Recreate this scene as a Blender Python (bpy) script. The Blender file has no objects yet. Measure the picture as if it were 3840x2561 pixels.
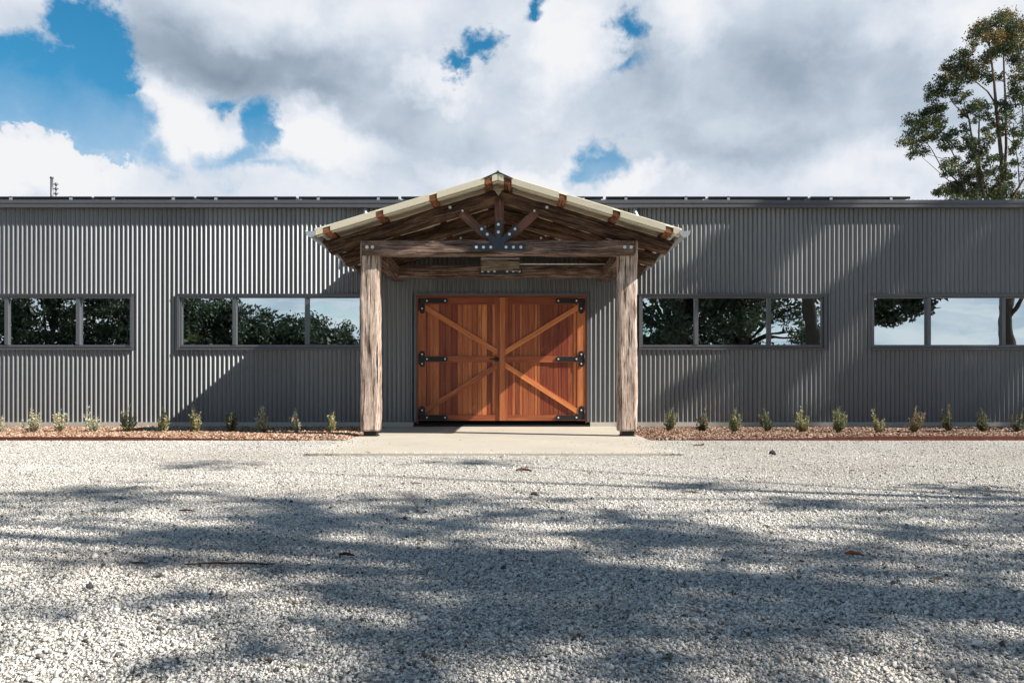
import bpy, math, random
import numpy as np
from mathutils import Vector, Matrix, noise

random.seed(7)
SC = bpy.context.scene
C = SC.collection
R = math.radians

# ------------------------------------------------------------------ geometry constants
CAM_D, CAM_H, F = 12.5, 0.66, 2825.0
XC = -0.18                                   # centre of the porch
SUN = Vector((3.05, -1.0, 2.56)).normalized()  # towards the sun

# ------------------------------------------------------------------ materials
def nt(name):
    m = bpy.data.materials.new(name); m.use_nodes = True
    t = m.node_tree; t.nodes.clear()
    out = t.nodes.new('ShaderNodeOutputMaterial')
    return m, t, out

def N(t, kind, **kw):
    n = t.nodes.new(kind)
    for k, v in kw.items():
        if k.startswith('i_'):
            key = k[2:]
            key = int(key) if key.isdigit() else key.replace('_', ' ')
            n.inputs[key].default_value = v
        else:
            setattr(n, k, v)
    return n

def L(t, a, b): t.links.new(a, b)

def ramp(t, stops, fac=None, interp='LINEAR'):
    r = t.nodes.new('ShaderNodeValToRGB'); cr = r.color_ramp; cr.interpolation = interp
    while len(cr.elements) < len(stops): cr.elements.new(0.5)
    for e, (p, c) in zip(cr.elements, stops):
        e.position = p
        e.color = (c, c, c, 1) if isinstance(c, (int, float)) else (*c, 1)
    if fac is not None: L(t, fac, r.inputs[0])
    return r

def mixc(t, fac, a, b, mode='MIX'):
    m = t.nodes.new('ShaderNodeMix'); m.data_type = 'RGBA'; m.blend_type = mode
    for s, v in ((m.inputs[0], fac), (m.inputs[6], a), (m.inputs[7], b)):
        if hasattr(v, 'is_linked'): L(t, v, s)
        elif isinstance(v, (int, float)): s.default_value = v if s.type == 'VALUE' else (v, v, v, 1)
        else: s.default_value = (*v, 1)
    return m.outputs[2]

def M(t, op, a, b=None, c=None, clamp=False):
    m = t.nodes.new('ShaderNodeMath'); m.operation = op; m.use_clamp = clamp
    for i, v in enumerate((a, b, c)):
        if v is None: continue
        if hasattr(v, 'is_linked'): L(t, v, m.inputs[i])
        else: m.inputs[i].default_value = v
    return m.outputs[0]

def noise_tex(t, vec, scale, detail=4, rough=0.55, dist=0.0):
    n = N(t, 'ShaderNodeTexNoise'); n.inputs['Scale'].default_value = scale
    n.inputs['Detail'].default_value = detail; n.inputs['Roughness'].default_value = rough
    n.inputs['Distortion'].default_value = dist
    if vec is not None: L(t, vec, n.inputs['Vector'])
    return n

def mapping(t, src, scale=(1, 1, 1), loc=(0, 0, 0)):
    m = N(t, 'ShaderNodeMapping'); m.inputs['Scale'].default_value = scale
    m.inputs['Location'].default_value = loc; L(t, src, m.inputs['Vector'])
    return m.outputs[0]

def principled(t, out, color=None, rough=0.5, metal=0.0, spec=0.5, normal=None):
    p = N(t, 'ShaderNodeBsdfPrincipled')
    for key, v in (('Base Color', color), ('Roughness', rough), ('Metallic', metal), ('Specular IOR Level', spec), ('Normal', normal)):
        if v is None: continue
        if hasattr(v, 'is_linked'): L(t, v, p.inputs[key])
        elif key == 'Base Color': p.inputs[key].default_value = (*v, 1)
        else: p.inputs[key].default_value = v
    L(t, p.outputs[0], out.inputs[0])
    return p

def bump(t, h, strength=0.3, dist=0.01):
    b = N(t, 'ShaderNodeBump'); b.inputs['Strength'].default_value = strength
    b.inputs['Distance'].default_value = dist; L(t, h, b.inputs['Height'])
    return b.outputs[0]

MAT = {}
def objvec(t):
    tc = N(t, 'ShaderNodeTexCoord'); return tc.outputs['Object']
def geopos(t):
    return N(t, 'ShaderNodeNewGeometry').outputs['Position']

def simple(name, col, rough=0.5, metal=0.0, var=0.15, scale=6.0, spec=0.5, bmp=0.05):
    m, t, o = nt(name); v = geopos(t)
    n = noise_tex(t, v, scale, 5)
    c = mixc(t, n.outputs[0], tuple(x * (1 - var) for x in col), tuple(min(1, x * (1 + var)) for x in col))
    n2 = noise_tex(t, v, scale * 12, 3)
    rr = M(t, 'MULTIPLY_ADD', n2.outputs[0], 0.25, rough - 0.12)
    principled(t, o, c, rr, metal, spec, bump(t, n2.outputs[0], bmp, 0.004))
    MAT[name] = m; return m

# steel paint of the cladding: dark grey with a broad metallic sheen
def paint(name, col, metal, rough, dirt_or_gap_shade=True, aniso=0.0):
    m, t, o = nt(name); v = geopos(t)
    n = noise_tex(t, mapping(t, v, (0.9, 0.9, 0.35)), 1.3, 5)
    n2 = noise_tex(t, mapping(t, v, (14, 14, 0.8)), 1.0, 4)
    f = M(t, 'MULTIPLY_ADD', n2.outputs[0], 0.5, M(t, 'MULTIPLY', n.outputs[0], 0.5))
    c = mixc(t, f, tuple(x * 0.82 for x in col), tuple(x * 1.2 for x in col))
    if dirt_or_gap_shade:   # dust washed up near the bottom of the sheets
        sep = N(t, 'ShaderNodeSeparateXYZ'); L(t, v, sep.inputs[0])
        g = M(t, 'SUBTRACT', 0.42, sep.outputs[2]); g = M(t, 'MULTIPLY', g, 1.6, clamp=True)
        n3 = noise_tex(t, v, 9, 6); g = M(t, 'MULTIPLY', g, n3.outputs[0], clamp=True)
        c = mixc(t, M(t, 'MULTIPLY', g, 0.6), c, (0.22, 0.19, 0.16))
        # every sheet comes from a slightly different coil
        wn = N(t, 'ShaderNodeTexWhiteNoise', noise_dimensions='1D'); L(t, M(t, 'FLOOR', M(t, 'MULTIPLY', M(t, 'ADD', sep.outputs[0], 15.0), 1 / 0.762)), wn.inputs['W'])
        k = M(t, 'MULTIPLY_ADD', wn.outputs['Value'], 0.22, 0.88); kk = N(t, 'ShaderNodeCombineXYZ')
        for q in range(3): L(t, k, kk.inputs[q])
        c = mixc(t, 1.0, c, kk.outputs[0], 'MULTIPLY')
    n4 = noise_tex(t, v, 40, 2)
    p = principled(t, o, c, M(t, 'MULTIPLY_ADD', n4.outputs[0], 0.06, rough - 0.03), metal, 0.6)
    if aniso:   # rolled coil: sheen drawn out along the length of the sheet
        p.inputs['Anisotropic'].default_value = aniso
        tv = N(t, 'ShaderNodeCombineXYZ'); tv.inputs[2].default_value = 1.0; L(t, tv.outputs[0], p.inputs['Tangent'])
    MAT[name] = m

paint('cladding_paint', (0.235, 0.246, 0.256), 0.9, 0.50, True, 0.72)
paint('trim_paint', (0.13, 0.135, 0.15), 0.45, 0.42, False)
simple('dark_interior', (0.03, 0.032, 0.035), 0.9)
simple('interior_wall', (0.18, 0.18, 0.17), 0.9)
simple('gusset_steel', (0.05, 0.058, 0.075), 0.45, 0.4, 0.3, 20)
simple('black_iron', (0.018, 0.019, 0.022), 0.5, 0.3, 0.3, 20)
simple('galvanised', (0.55, 0.58, 0.60), 0.38, 0.7, 0.2, 30)
simple('bolt_zinc', (0.78, 0.78, 0.78), 0.4, 0.35, 0.1, 60)
simple('cream_sheet', (0.68, 0.63, 0.49), 0.42, 0.0, 0.08, 3)
simple('ridge_metal', (0.08, 0.085, 0.09), 0.5, 0.3)
simple('panel_black', (0.012, 0.014, 0.02), 0.25, 0.2)
simple('panel_frame', (0.02, 0.02, 0.024), 0.35, 0.6)
simple('clamp_alu', (0.65, 0.66, 0.68), 0.35, 0.8)
simple('seed_stem', (0.20, 0.14, 0.08), 0.8)
simple('rusty_edge', (0.13, 0.042, 0.025), 0.85, 0.2, 0.6, 14, 0.3, 0.6)
simple('debris_bark', (0.10, 0.05, 0.03), 0.85, 0, 0.5, 40, 0.2, 0.5)
simple('debris_red', (0.33, 0.12, 0.045), 0.85, 0, 0.5, 40, 0.2, 0.5)
simple('debris_stone', (0.06, 0.06, 0.065), 0.85, 0, 0.5, 40, 0.2, 0.5)
simple('pot_grey', (0.07, 0.075, 0.09), 0.5)
simple('off_white', (0.75, 0.75, 0.73), 0.5)

def concrete(name, col, base=False):
    m, t, o = nt(name); v = geopos(t)
    n = noise_tex(t, v, 1.1, 7, 0.6); n2 = noise_tex(t, v, 14, 6, 0.65); n3 = noise_tex(t, v, 160, 2)
    f = M(t, 'MULTIPLY_ADD', n2.outputs[0], 0.45, M(t, 'MULTIPLY', n.outputs[0], 0.55))
    c = mixc(t, ramp(t, [(0.3, 0), (0.7, 1)], f).outputs[0], tuple(x * 0.80 for x in col), tuple(x * 1.1 for x in col))
    sp = ramp(t, [(0.62, 0), (0.72, 1)], n2.outputs[0]).outputs[0]
    c = mixc(t, M(t, 'MULTIPLY', sp, 0.25), c, tuple(x * 0.5 for x in col))
    principled(t, o, c, 0.85, 0, 0.2, bump(t, n3.outputs[0], 0.15, 0.003))
    MAT[name] = m
concrete('slab_concrete', (0.52, 0.475, 0.40))
concrete('plinth_concrete', (0.50, 0.475, 0.42))

def timber_mat(name, light, mid, dark, crack=0.5, crackcol=(0.03, 0.022, 0.018), sc=1.0):
    m, t, o = nt(name)
    uv = N(t, 'ShaderNodeTexCoord').outputs['UV']
    oi = N(t, 'ShaderNodeObjectInfo')
    off = N(t, 'ShaderNodeCombineXYZ'); L(t, M(t, 'MULTIPLY', oi.outputs['Random'], 37.0), off.inputs[0]); L(t, M(t, 'MULTIPLY', oi.outputs['Random'], 91.0), off.inputs[2])
    va = N(t, 'ShaderNodeVectorMath', operation='ADD'); L(t, uv, va.inputs[0]); L(t, off.outputs[0], va.inputs[1])
    vv = va.outputs[0]
    warp = noise_tex(t, mapping(t, vv, (2.2 * sc, 5 * sc, 5)), 1, 3)
    wv = N(t, 'ShaderNodeVectorMath', operation='MULTIPLY_ADD'); L(t, warp.outputs['Color'], wv.inputs[0]); wv.inputs[1].default_value = (0.0, 0.030, 0.0); L(t, vv, wv.inputs[2])
    g1 = noise_tex(t, mapping(t, wv.outputs[0], (4.0 * sc, 62 * sc, 5)), 1, 7, 0.66)
    g2 = noise_tex(t, mapping(t, wv.outputs[0], (24 * sc, 190 * sc, 5)), 1, 5, 0.7)
    blot = noise_tex(t, mapping(t, vv, (2.3, 6, 4)), 1, 5, 0.6)
    f = M(t, 'ADD', M(t, 'MULTIPLY', g1.outputs[0], 0.5), M(t, 'ADD', M(t, 'MULTIPLY', g2.outputs[0], 0.2), M(t, 'MULTIPLY', blot.outputs[0], 0.3)))
    c = ramp(t, [(0.38, dark), (0.49, mid), (0.59, light)], f).outputs[0]
    # deep splits along the grain
    cr = noise_tex(t, mapping(t, wv.outputs[0], (1.6 * sc, 44 * sc, 5), (3.1, 7.7, 0)), 1, 6, 0.64)
    lo = 0.345 + 0.08 * crack
    cm = ramp(t, [(lo - 0.03, 1), (lo + 0.015, 0)], cr.outputs[0]).outputs[0]
    c = mixc(t, cm, c, crackcol)
    h = M(t, 'SUBTRACT', M(t, 'MULTIPLY', g2.outputs[0], 0.3), cm)
    h = M(t, 'ADD', h, M(t, 'MULTIPLY', g1.outputs[0], 0.6))
    principled(t, o, c, 0.85, 0, 0.2, bump(t, h, 0.9, 0.012))
    MAT[name] = m
timber_mat('post_timber', (0.76, 0.635, 0.55), (0.48, 0.365, 0.30), (0.13, 0.09, 0.07), 1.1)
timber_mat('beam_timber', (0.33, 0.24, 0.195), (0.125, 0.082, 0.064), (0.036, 0.026, 0.022), 0.8)
timber_mat('rafter_timber', (0.23, 0.14, 0.088), (0.075, 0.045, 0.031), (0.02, 0.014, 0.012), 0.9)
timber_mat('strut_timber', (0.27, 0.15, 0.115), (0.16, 0.085, 0.065), (0.06, 0.035, 0.028), 0.2)
timber_mat('purlin_timber', (0.36, 0.16, 0.08), (0.16, 0.062, 0.032), (0.05, 0.028, 0.02), 0.5)
timber_mat('block_timber', (0.34, 0.30, 0.23), (0.18, 0.14, 0.10), (0.07, 0.055, 0.04), 0.7, sc=0.8)

def door_mat():
    m, t, o = nt('door_wood')
    uv = N(t, 'ShaderNodeTexCoord').outputs['UV']
    at = N(t, 'ShaderNodeAttribute', attribute_name='tint')
    sp = N(t, 'ShaderNodeSeparateXYZ'); L(t, at.outputs['Vector'], sp.inputs[0])
    off = N(t, 'ShaderNodeVectorMath', operation='MULTIPLY_ADD'); L(t, at.outputs['Vector'], off.inputs[0]); off.inputs[1].default_value = (31, 17, 9); L(t, uv, off.inputs[2])
    g1 = noise_tex(t, mapping(t, off.outputs[0], (1.5, 26, 3)), 1, 5, 0.6, 0.6)
    g2 = noise_tex(t, mapping(t, off.outputs[0], (5, 160, 3)), 1, 3, 0.6)
    f = M(t, 'ADD', M(t, 'MULTIPLY', g1.outputs[0], 0.65), M(t, 'MULTIPLY', g2.outputs[0], 0.35))
    a = ramp(t, [(0.3, (0.075, 0.016, 0.011)), (0.5, (0.19, 0.040, 0.021)), (0.72, (0.34, 0.085, 0.035))], f).outputs[0]
    b = ramp(t, [(0.3, (0.40, 0.11, 0.042)), (0.5, (0.64, 0.22, 0.078)), (0.72, (0.84, 0.40, 0.14))], f).outputs[0]
    c = mixc(t, sp.outputs[0], a, b)
    principled(t, o, c, 0.42, 0, 0.35, bump(t, f, 0.25, 0.003))
    MAT['door_wood'] = m
door_mat()

def glass():
    m, t, o = nt('window_glass')
    g = N(t, 'ShaderNodeBsdfGlossy'); g.inputs['Roughness'].default_value = 0.004
    g.inputs['Color'].default_value = (0.80, 0.93, 0.97, 1)
    nn = noise_tex(t, geopos(t), 1.1, 2)
    L(t, bump(t, nn.outputs[0], 0.10, 0.02), g.inputs['Normal'])
    tr = N(t, 'ShaderNodeBsdfTransparent'); tr.inputs['Color'].default_value = (0.92, 0.95, 0.94, 1)
    mx = N(t, 'ShaderNodeMixShader'); mx.inputs[0].default_value = 0.78
    L(t, tr.outputs[0], mx.inputs[1]); L(t, g.outputs[0], mx.inputs[2]); L(t, mx.outputs[0], o.inputs[0])
    MAT['window_glass'] = m
glass()

def attr_mat(name, rough=0.7, trans=0.0, spec=0.3, bmp=0.0):
    m, t, o = nt(name)
    at = N(t, 'ShaderNodeAttribute', attribute_name='tint')
    n = noise_tex(t, geopos(t), 60 if bmp else 4, 3)
    c = mixc(t, M(t, 'MULTIPLY', n.outputs[0], 0.5), at.outputs['Color'], (0, 0, 0), 'MIX') if bmp else at.outputs['Color']
    p = principled(t, o, c, rough, 0, spec, bump(t, n.outputs[0], bmp, 0.002) if bmp else None)
    if trans:
        tl = N(t, 'ShaderNodeBsdfTranslucent'); L(t, at.outputs['Color'], tl.inputs[0])
        mx = N(t, 'ShaderNodeMixShader'); mx.inputs[0].default_value = trans
        L(t, p.outputs[0], mx.inputs[1]); L(t, tl.outputs[0], mx.inputs[2]); L(t, mx.outputs[0], o.inputs[0])
    MAT[name] = m
attr_mat('leaf', 0.55, 0.25, 0.4)
attr_mat('mulch_chip', 0.85)
attr_mat('gravel_stone', 0.8, 0, 0.25)

def bark():
    m, t, o = nt('bark'); v = objvec(t)
    n = noise_tex(t, mapping(t, v, (3, 3, 0.7)), 1.2, 6, 0.65); n2 = noise_tex(t, mapping(t, v, (8, 8, 1.5)), 2, 4)
    c = ramp(t, [(0.35, (0.07, 0.05, 0.04)), (0.5, (0.19, 0.14, 0.11)), (0.68, (0.40, 0.33, 0.27))], n.outputs[0]).outputs[0]
    principled(t, o, c, 0.85, 0, 0.2, bump(t, n2.outputs[0], 0.6, 0.03)); MAT['bark'] = m
bark()

simple('dark_bark', (0.045, 0.036, 0.03), 0.9, 0, 0.4, 5, 0.2, 0.4)
def gravel():
    m, t, o = nt('gravel_ground'); v = geopos(t)
    wv = noise_tex(t, v, 60, 2)
    vv = N(t, 'ShaderNodeVectorMath', operation='MULTIPLY_ADD'); L(t, wv.outputs['Color'], vv.inputs[0]); vv.inputs[1].default_value = (0.006, 0.006, 0); L(t, v, vv.inputs[2])
    vo = N(t, 'ShaderNodeTexVoronoi'); vo.inputs['Scale'].default_value = 115; L(t, vv.outputs[0], vo.inputs['Vector'])
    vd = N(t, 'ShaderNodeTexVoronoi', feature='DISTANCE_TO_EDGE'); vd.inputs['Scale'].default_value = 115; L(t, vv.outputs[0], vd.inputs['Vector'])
    sp = N(t, 'ShaderNodeSeparateXYZ'); L(t, vo.outputs['Color'], sp.inputs[0])
    c = ramp(t, [(0.0, (0.08, 0.085, 0.09)), (0.08, (0.28, 0.28, 0.28)), (0.2, (0.54, 0.525, 0.495)), (0.6, (0.74, 0.72, 0.68)), (1.0, (0.84, 0.82, 0.78))], sp.outputs[0]).outputs[0]
    dirt_or_gap_shade = ramp(t, [(0.0, 1), (0.10, 0)], vd.outputs['Distance']).outputs[0]  # cell edges darkened: shade between the stones put into the colour
    c = mixc(t, M(t, 'MULTIPLY', dirt_or_gap_shade, 0.75), c, (0.22, 0.205, 0.185))
    c = mixc(t, 1.0, c, (1.0, 0.975, 0.93), 'MULTIPLY')
    big = noise_tex(t, mapping(t, v, (0.5, 1.2, 1)), 1, 5, 0.6)
    c = mixc(t, M(t, 'MULTIPLY', ramp(t, [(0.45, 0), (0.72, 1)], big.outputs[0]).outputs[0], 0.22), c, (0.50, 0.44, 0.38))
    fl = noise_tex(t, mapping(t, v, (22, 40, 1)), 1, 3, 0.5)
    flm = noise_tex(t, v, 0.9, 3)
    fk = M(t, 'MULTIPLY', ramp(t, [(0.66, 0), (0.70, 1)], fl.outputs[0]).outputs[0], ramp(t, [(0.4, 0.2), (0.6, 1)], flm.outputs[0]).outputs[0])
    c = mixc(t, M(t, 'MULTIPLY', fk, 0.75), c, (0.13, 0.09, 0.06))
    h = M(t, 'MULTIPLY', ramp(t, [(0, 0), (0.25, 1)], vd.outputs['Distance']).outputs[0], M(t, 'MULTIPLY_ADD', sp.outputs[1], 0.7, 0.4))
    principled(t, o, c, 0.9, 0, 0.2, bump(t, h, 1.0, 0.008)); MAT['gravel_ground'] = m
simple('added_grass_field', (0.06, 0.085, 0.03), 0.9, 0, 0.4, 3)
gravel()

def mulch_base():
    m, t, o = nt('mulch_soil'); v = geopos(t); n = noise_tex(t, v, 22, 6, 0.7)
    c = ramp(t, [(0.35, (0.04, 0.025, 0.018)), (0.6, (0.20, 0.12, 0.08))], n.outputs[0]).outputs[0]
    principled(t, o, c, 0.95, 0, 0.1, bump(t, n.outputs[0], 1, 0.03)); MAT['mulch_soil'] = m
mulch_base()

# ------------------------------------------------------------------ mesh builder
class MB:
    def __init__(s): s.v = []; s.f = []; s.uv = []; s.t = []; s.smooth = []
    def face(s, idx, uvs=None, tint=(0, 0, 0), smooth=False):
        s.f.append(idx); s.uv.append(uvs or [(0, 0)] * len(idx)); s.t.append(tint); s.smooth.append(smooth)
    def hexa(s, pts, tint=(0, 0, 0), axis=None):
        """8 corners: bottom 4 (ccw) then top 4"""
        b = len(s.v); s.v += [Vector(p) for p in pts]
        P = s.v[b:b + 8]
        ctr = sum(P, Vector()) / 8
        e = [(P[1] - P[0]), (P[3] - P[0]), (P[4] - P[0])]
        ax = max(range(3), key=lambda i: e[i].length) if axis is None else axis
        la = e[ax].normalized()
        for q in ((0, 3, 2, 1), (4, 5, 6, 7), (0, 1, 5, 4), (1, 2, 6, 5), (2, 3, 7, 6), (3, 0, 4, 7)):
            a, bb, c = P[q[0]], P[q[1]], P[q[2]]
            n = (bb - a).cross(c - bb)
            if n.length > 0 and n.dot((a + c) / 2 - ctr) < 0: q = q[::-1]
            n = n.normalized() if n.length else Vector((0, 0, 1))
            w = la.cross(n)
            if w.length < 0.3: w = e[(ax + 1) % 3].normalized(); l2 = e[(ax + 2) % 3].normalized()
            else: l2 = la
            s.face([b + i for i in q], [(P[i].dot(l2), P[i].dot(w)) for i in q], tint)
    def box(s, a, b, tint=(0, 0, 0), axis=None):
        x0, y0, z0 = a; x1, y1, z1 = b
        s.hexa([(x0, y0, z0), (x1, y0, z0), (x1, y1, z0), (x0, y1, z0), (x0, y0, z1), (x1, y0, z1), (x1, y1, z1), (x0, y1, z1)], tint, axis)
    def bar(s, p0, p1, w, h, up=(0, 1, 0), tint=(0, 0, 0)):
        """box along p0-p1, w across (perp to up), h along up"""
        p0 = Vector(p0); p1 = Vector(p1); d = (p1 - p0).normalized(); u = Vector(up); u = (u - d * u.dot(d)).normalized(); r = d.cross(u)
        c = [p0 - r * w / 2 - u * h / 2, p0 + r * w / 2 - u * h / 2, p0 + r * w / 2 + u * h / 2, p0 - r * w / 2 + u * h / 2]
        s.hexa(c + [q + (p1 - p0) for q in c], tint, 2)
    def tube(s, pts, rad, n=10, cap=True, tint=(0, 0, 0), smooth=True):
        pts = [Vector(p) for p in pts]
        if not isinstance(rad, (list, tuple)): rad = [rad] * len(pts)
        b = len(s.v); ref = None; acc = 0
        for i, p in enumerate(pts):
            d = (pts[min(i + 1, len(pts) - 1)] - pts[max(i - 1, 0)]).normalized()
            if ref is None: ref = Vector((1, 0, 0)) if abs(d.x) < 0.8 else Vector((0, 1, 0))
            ref = (ref - d * ref.dot(d)).normalized(); bi = d.cross(ref)
            for k in range(n):
                a = 2 * math.pi * k / n
                s.v.append(p + (ref * math.cos(a) + bi * math.sin(a)) * rad[i])
        for i in range(len(pts) - 1):
            for k in range(n):
                k2 = (k + 1) % n
                s.face([b + i * n + k, b + i * n + k2, b + (i + 1) * n + k2, b + (i + 1) * n + k], None, tint, smooth)
        if cap:
            s.face([b + k for k in range(n)][::-1], None, tint); s.face([b + (len(pts) - 1) * n + k for k in range(n)], None, tint)
    def extrude(s, prof, axis_pts, closed=True, smooth=False, tint=(0, 0, 0)):
        """prof: list of 3d offset vectors; axis_pts: two points"""
        b = len(s.v); n = len(prof)
        for a in axis_pts:
            for p in prof: s.v.append(Vector(a) + Vector(p))
        for k in range(n if closed else n - 1):
            k2 = (k + 1) % n
            s.face([b + k, b + k2, b + n + k2, b + n + k], None, tint, smooth)
        if closed:
            s.face([b + k for k in range(n)][::-1], None, tint); s.face([b + n + k for k in range(n)], None, tint)
    def timber(s, p0, p1, w, h, up=(0, 0, 1), seg=0.05, rough=0.006, seed=0, rad=0.016, cut=None, bow=0.0, splits=False):
        """rough sawn timber: w across, h along up; rounded edges, noisy faces, uv = (along, around)"""
        p0 = Vector(p0); p1 = Vector(p1); ax = p1 - p0; Ln = ax.length; d = ax.normalized()
        u = Vector(up); u = (u - d * u.dot(d)).normalized(); r = d.cross(u)
        ring = []
        def side(a, bb, m):
            for i in range(m): ring.append((a[0] + (bb[0] - a[0]) * i / m, a[1] + (bb[1] - a[1]) * i / m))
        x, y, q = w / 2, h / 2, rad
        m1 = max(3, int(w / 0.03)); m2 = max(3, int(h / 0.03))
        side((-x + q, -y), (x - q, -y), m1); side((x - q, -y), (x, -y + q), 2)
        side((x, -y + q), (x, y - q), m2); side((x, y - q), (x - q, y), 2)
        side((x - q, y), (-x + q, y), m1); side((-x + q, y), (-x, y - q), 2)
        side((-x, y - q), (-x, -y + q), m2); side((-x, -y + q), (-x + q, -y), 2)
        n = len(ring); ns = max(2, int(Ln / seg)); b = len(s.v)
        per = [0]
        for i in range(n): per.append(per[-1] + math.hypot(ring[(i + 1) % n][0] - ring[i][0], ring[(i + 1) % n][1] - ring[i][1]))
        for i in range(ns + 1):
            tt = Ln * i / ns
            for (a, c) in ring:
                base = d * tt + r * a + u * c
                if cut:      # plumb cut at ends: shift along axis by height
                    base += d * (cut[0] if i == 0 else cut[1] if i == ns else (cut[0] + (cut[1] - cut[0]) * i / ns)) * c
                nv = noise.noise(Vector((tt * 2.2 + seed * 7.3, a * 9 + seed, c * 9)))
                n2 = noise.noise(Vector((tt * 9 + seed * 3.3, a * 40, c * 40 + seed)))
                n3 = noise.noise(Vector((tt * 1.6 + seed, a * 70 + 3, c * 70 + seed * 2)))
                k = 1 + 0 * nv
                off = (r * a / x + u * c / y)
                disp = rough * (1.6 * nv + 0.9 * n2) - (rough * 2.0 * max(0, n3 - 0.15))
                s.v.append(p0 + base + off * disp + u * bow * math.sin(math.pi * tt / Ln))
        for i in range(ns):
            for k in range(n):
                k2 = (k + 1) % n
                uu = [(Ln * i / ns, per[k]), (Ln * i / ns, per[k + 1]), (Ln * (i + 1) / ns, per[k + 1]), (Ln * (i + 1) / ns, per[k])]
                s.face([b + i * n + k, b + i * n + k2, b + (i + 1) * n + k2, b + (i + 1) * n + k], uu, (0, 0, 0), True)
        for e, rev in ((0, True), (ns, False)):
            idx = [b + e * n + k for k in range(n)]
            uv = [(ring[k][0] * 0.4, ring[k][1]) for k in range(n)]
            s.face(idx[::-1] if rev else idx, uv[::-1] if rev else uv)
    def build(s, name, mat, parent=None, origin=None):
        me = bpy.data.meshes.new(name)
        if origin is None: origin = Vector((0, 0, 0))
        origin = Vector(origin)
        me.from_pydata([tuple(v - origin) for v in s.v], [], s.f)
        uvl = me.uv_layers.new(name='UVMap')
        uvl.data.foreach_set('uv', [c for f in s.uv for p in f for c in p])
        if any(t != (0, 0, 0) for t in s.t):
            at = me.attributes.new('tint', 'FLOAT_COLOR', 'FACE')
            at.data.foreach_set('color', [c for t in s.t for c in (*t, 1)])
        me.polygons.foreach_set('use_smooth', s.smooth)
        me.materials.append(MAT[mat]); me.update()
        o = bpy.data.objects.new(name, me); C.objects.link(o); o.location = origin
        if parent is not None: attach(o, parent)
        return o

def world_loc(o):
    l = Vector(o.location); p = o.parent
    while p is not None: l += Vector(p.location); p = p.parent
    return l
def attach(o, parent):
    o.location = Vector(o.location) - world_loc(parent); o.parent = parent

def tag(o, label=None, cat=None, group=None, kind=None):
    for k, v in (('label', label), ('category', cat), ('group', group), ('kind', kind)):
        if v: o[k] = v
    return o
def empty(name, loc): 
    o = bpy.data.objects.new(name, None); C.objects.link(o); o.location = loc; o.empty_display_size = 0.2; return o

def np_mesh(name, verts, faces_n, nv, tints, mat, parent=None, origin=(0, 0, 0)):
    """verts (n,3); faces_n (m,nv) ints; tints (m,3)"""
    me = bpy.data.meshes.new(name); origin = np.array(origin)
    verts = verts - origin
    me.vertices.add(len(verts)); me.vertices.foreach_set('co', verts.astype(np.float32).ravel())
    m = len(faces_n)
    me.loops.add(m * nv); me.loops.foreach_set('vertex_index', faces_n.astype(np.int32).ravel())
    me.polygons.add(m); me.polygons.foreach_set('loop_start', np.arange(0, m * nv, nv, dtype=np.int32))
    me.polygons.foreach_set('loop_total', np.full(m, nv, dtype=np.int32))
    me.update(calc_edges=True)
    at = me.attributes.new('tint', 'FLOAT_COLOR', 'FACE')
    at.data.foreach_set('color', np.concatenate([tints, np.ones((m, 1))], 1).astype(np.float32).ravel())
    me.materials.append(MAT[mat]); me.validate()
    o = bpy.data.objects.new(name, me); C.objects.link(o); o.location = tuple(origin)
    if parent is not None: attach(o, parent)
    return o

def bolt(p, parent, r=0.018, mat='bolt_zinc', nrm=(0, -1, 0)):
    b = MB(); n = Vector(nrm); P = Vector(p)
    b.tube([P, P + n * 0.005], r * 1.25, 14); b.tube([P + n * 0.004, P + n * 0.015], r * 0.85, 6, smooth=False)
    return b.build('bolt', mat, parent, P)

# ------------------------------------------------------------------ camera
cam_d = bpy.data.cameras.new('camera'); cam = bpy.data.objects.new('camera', cam_d); C.objects.link(cam)
cam.location = (0, -CAM_D, CAM_H); cam.rotation_euler = (R(90), 0, 0)
cam_d.sensor_width = 36; cam_d.lens = F / 3840 * 36; cam_d.shift_y = 169.5 / 3840; cam_d.shift_x = 0
cam_d.clip_start = 0.05; cam_d.clip_end = 3000
SC.camera = cam
def px(X, Y, y):
    """world point seen at full-res pixel X,Y on the plane y"""
    s = F / (y + CAM_D); return ((X - 1920) / s, y, CAM_H + (1450 - Y) / s)

# ------------------------------------------------------------------ light and sky
SC.view_settings.view_transform = 'Standard'; SC.view_settings.look = 'None'; SC.view_settings.gamma = 1
SC.view_settings.exposure = 0.76
sun_d = bpy.data.lights.new('sun', 'SUN'); sun_d.energy = 5.0; sun_d.angle = R(0.53); sun_d.color = (1.0, 0.93, 0.84)
sun = bpy.data.objects.new('sun', sun_d); C.objects.link(sun); sun.rotation_euler = SUN.to_track_quat('Z', 'Y').to_euler()
sun.location = (30, -10, 25)

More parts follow.
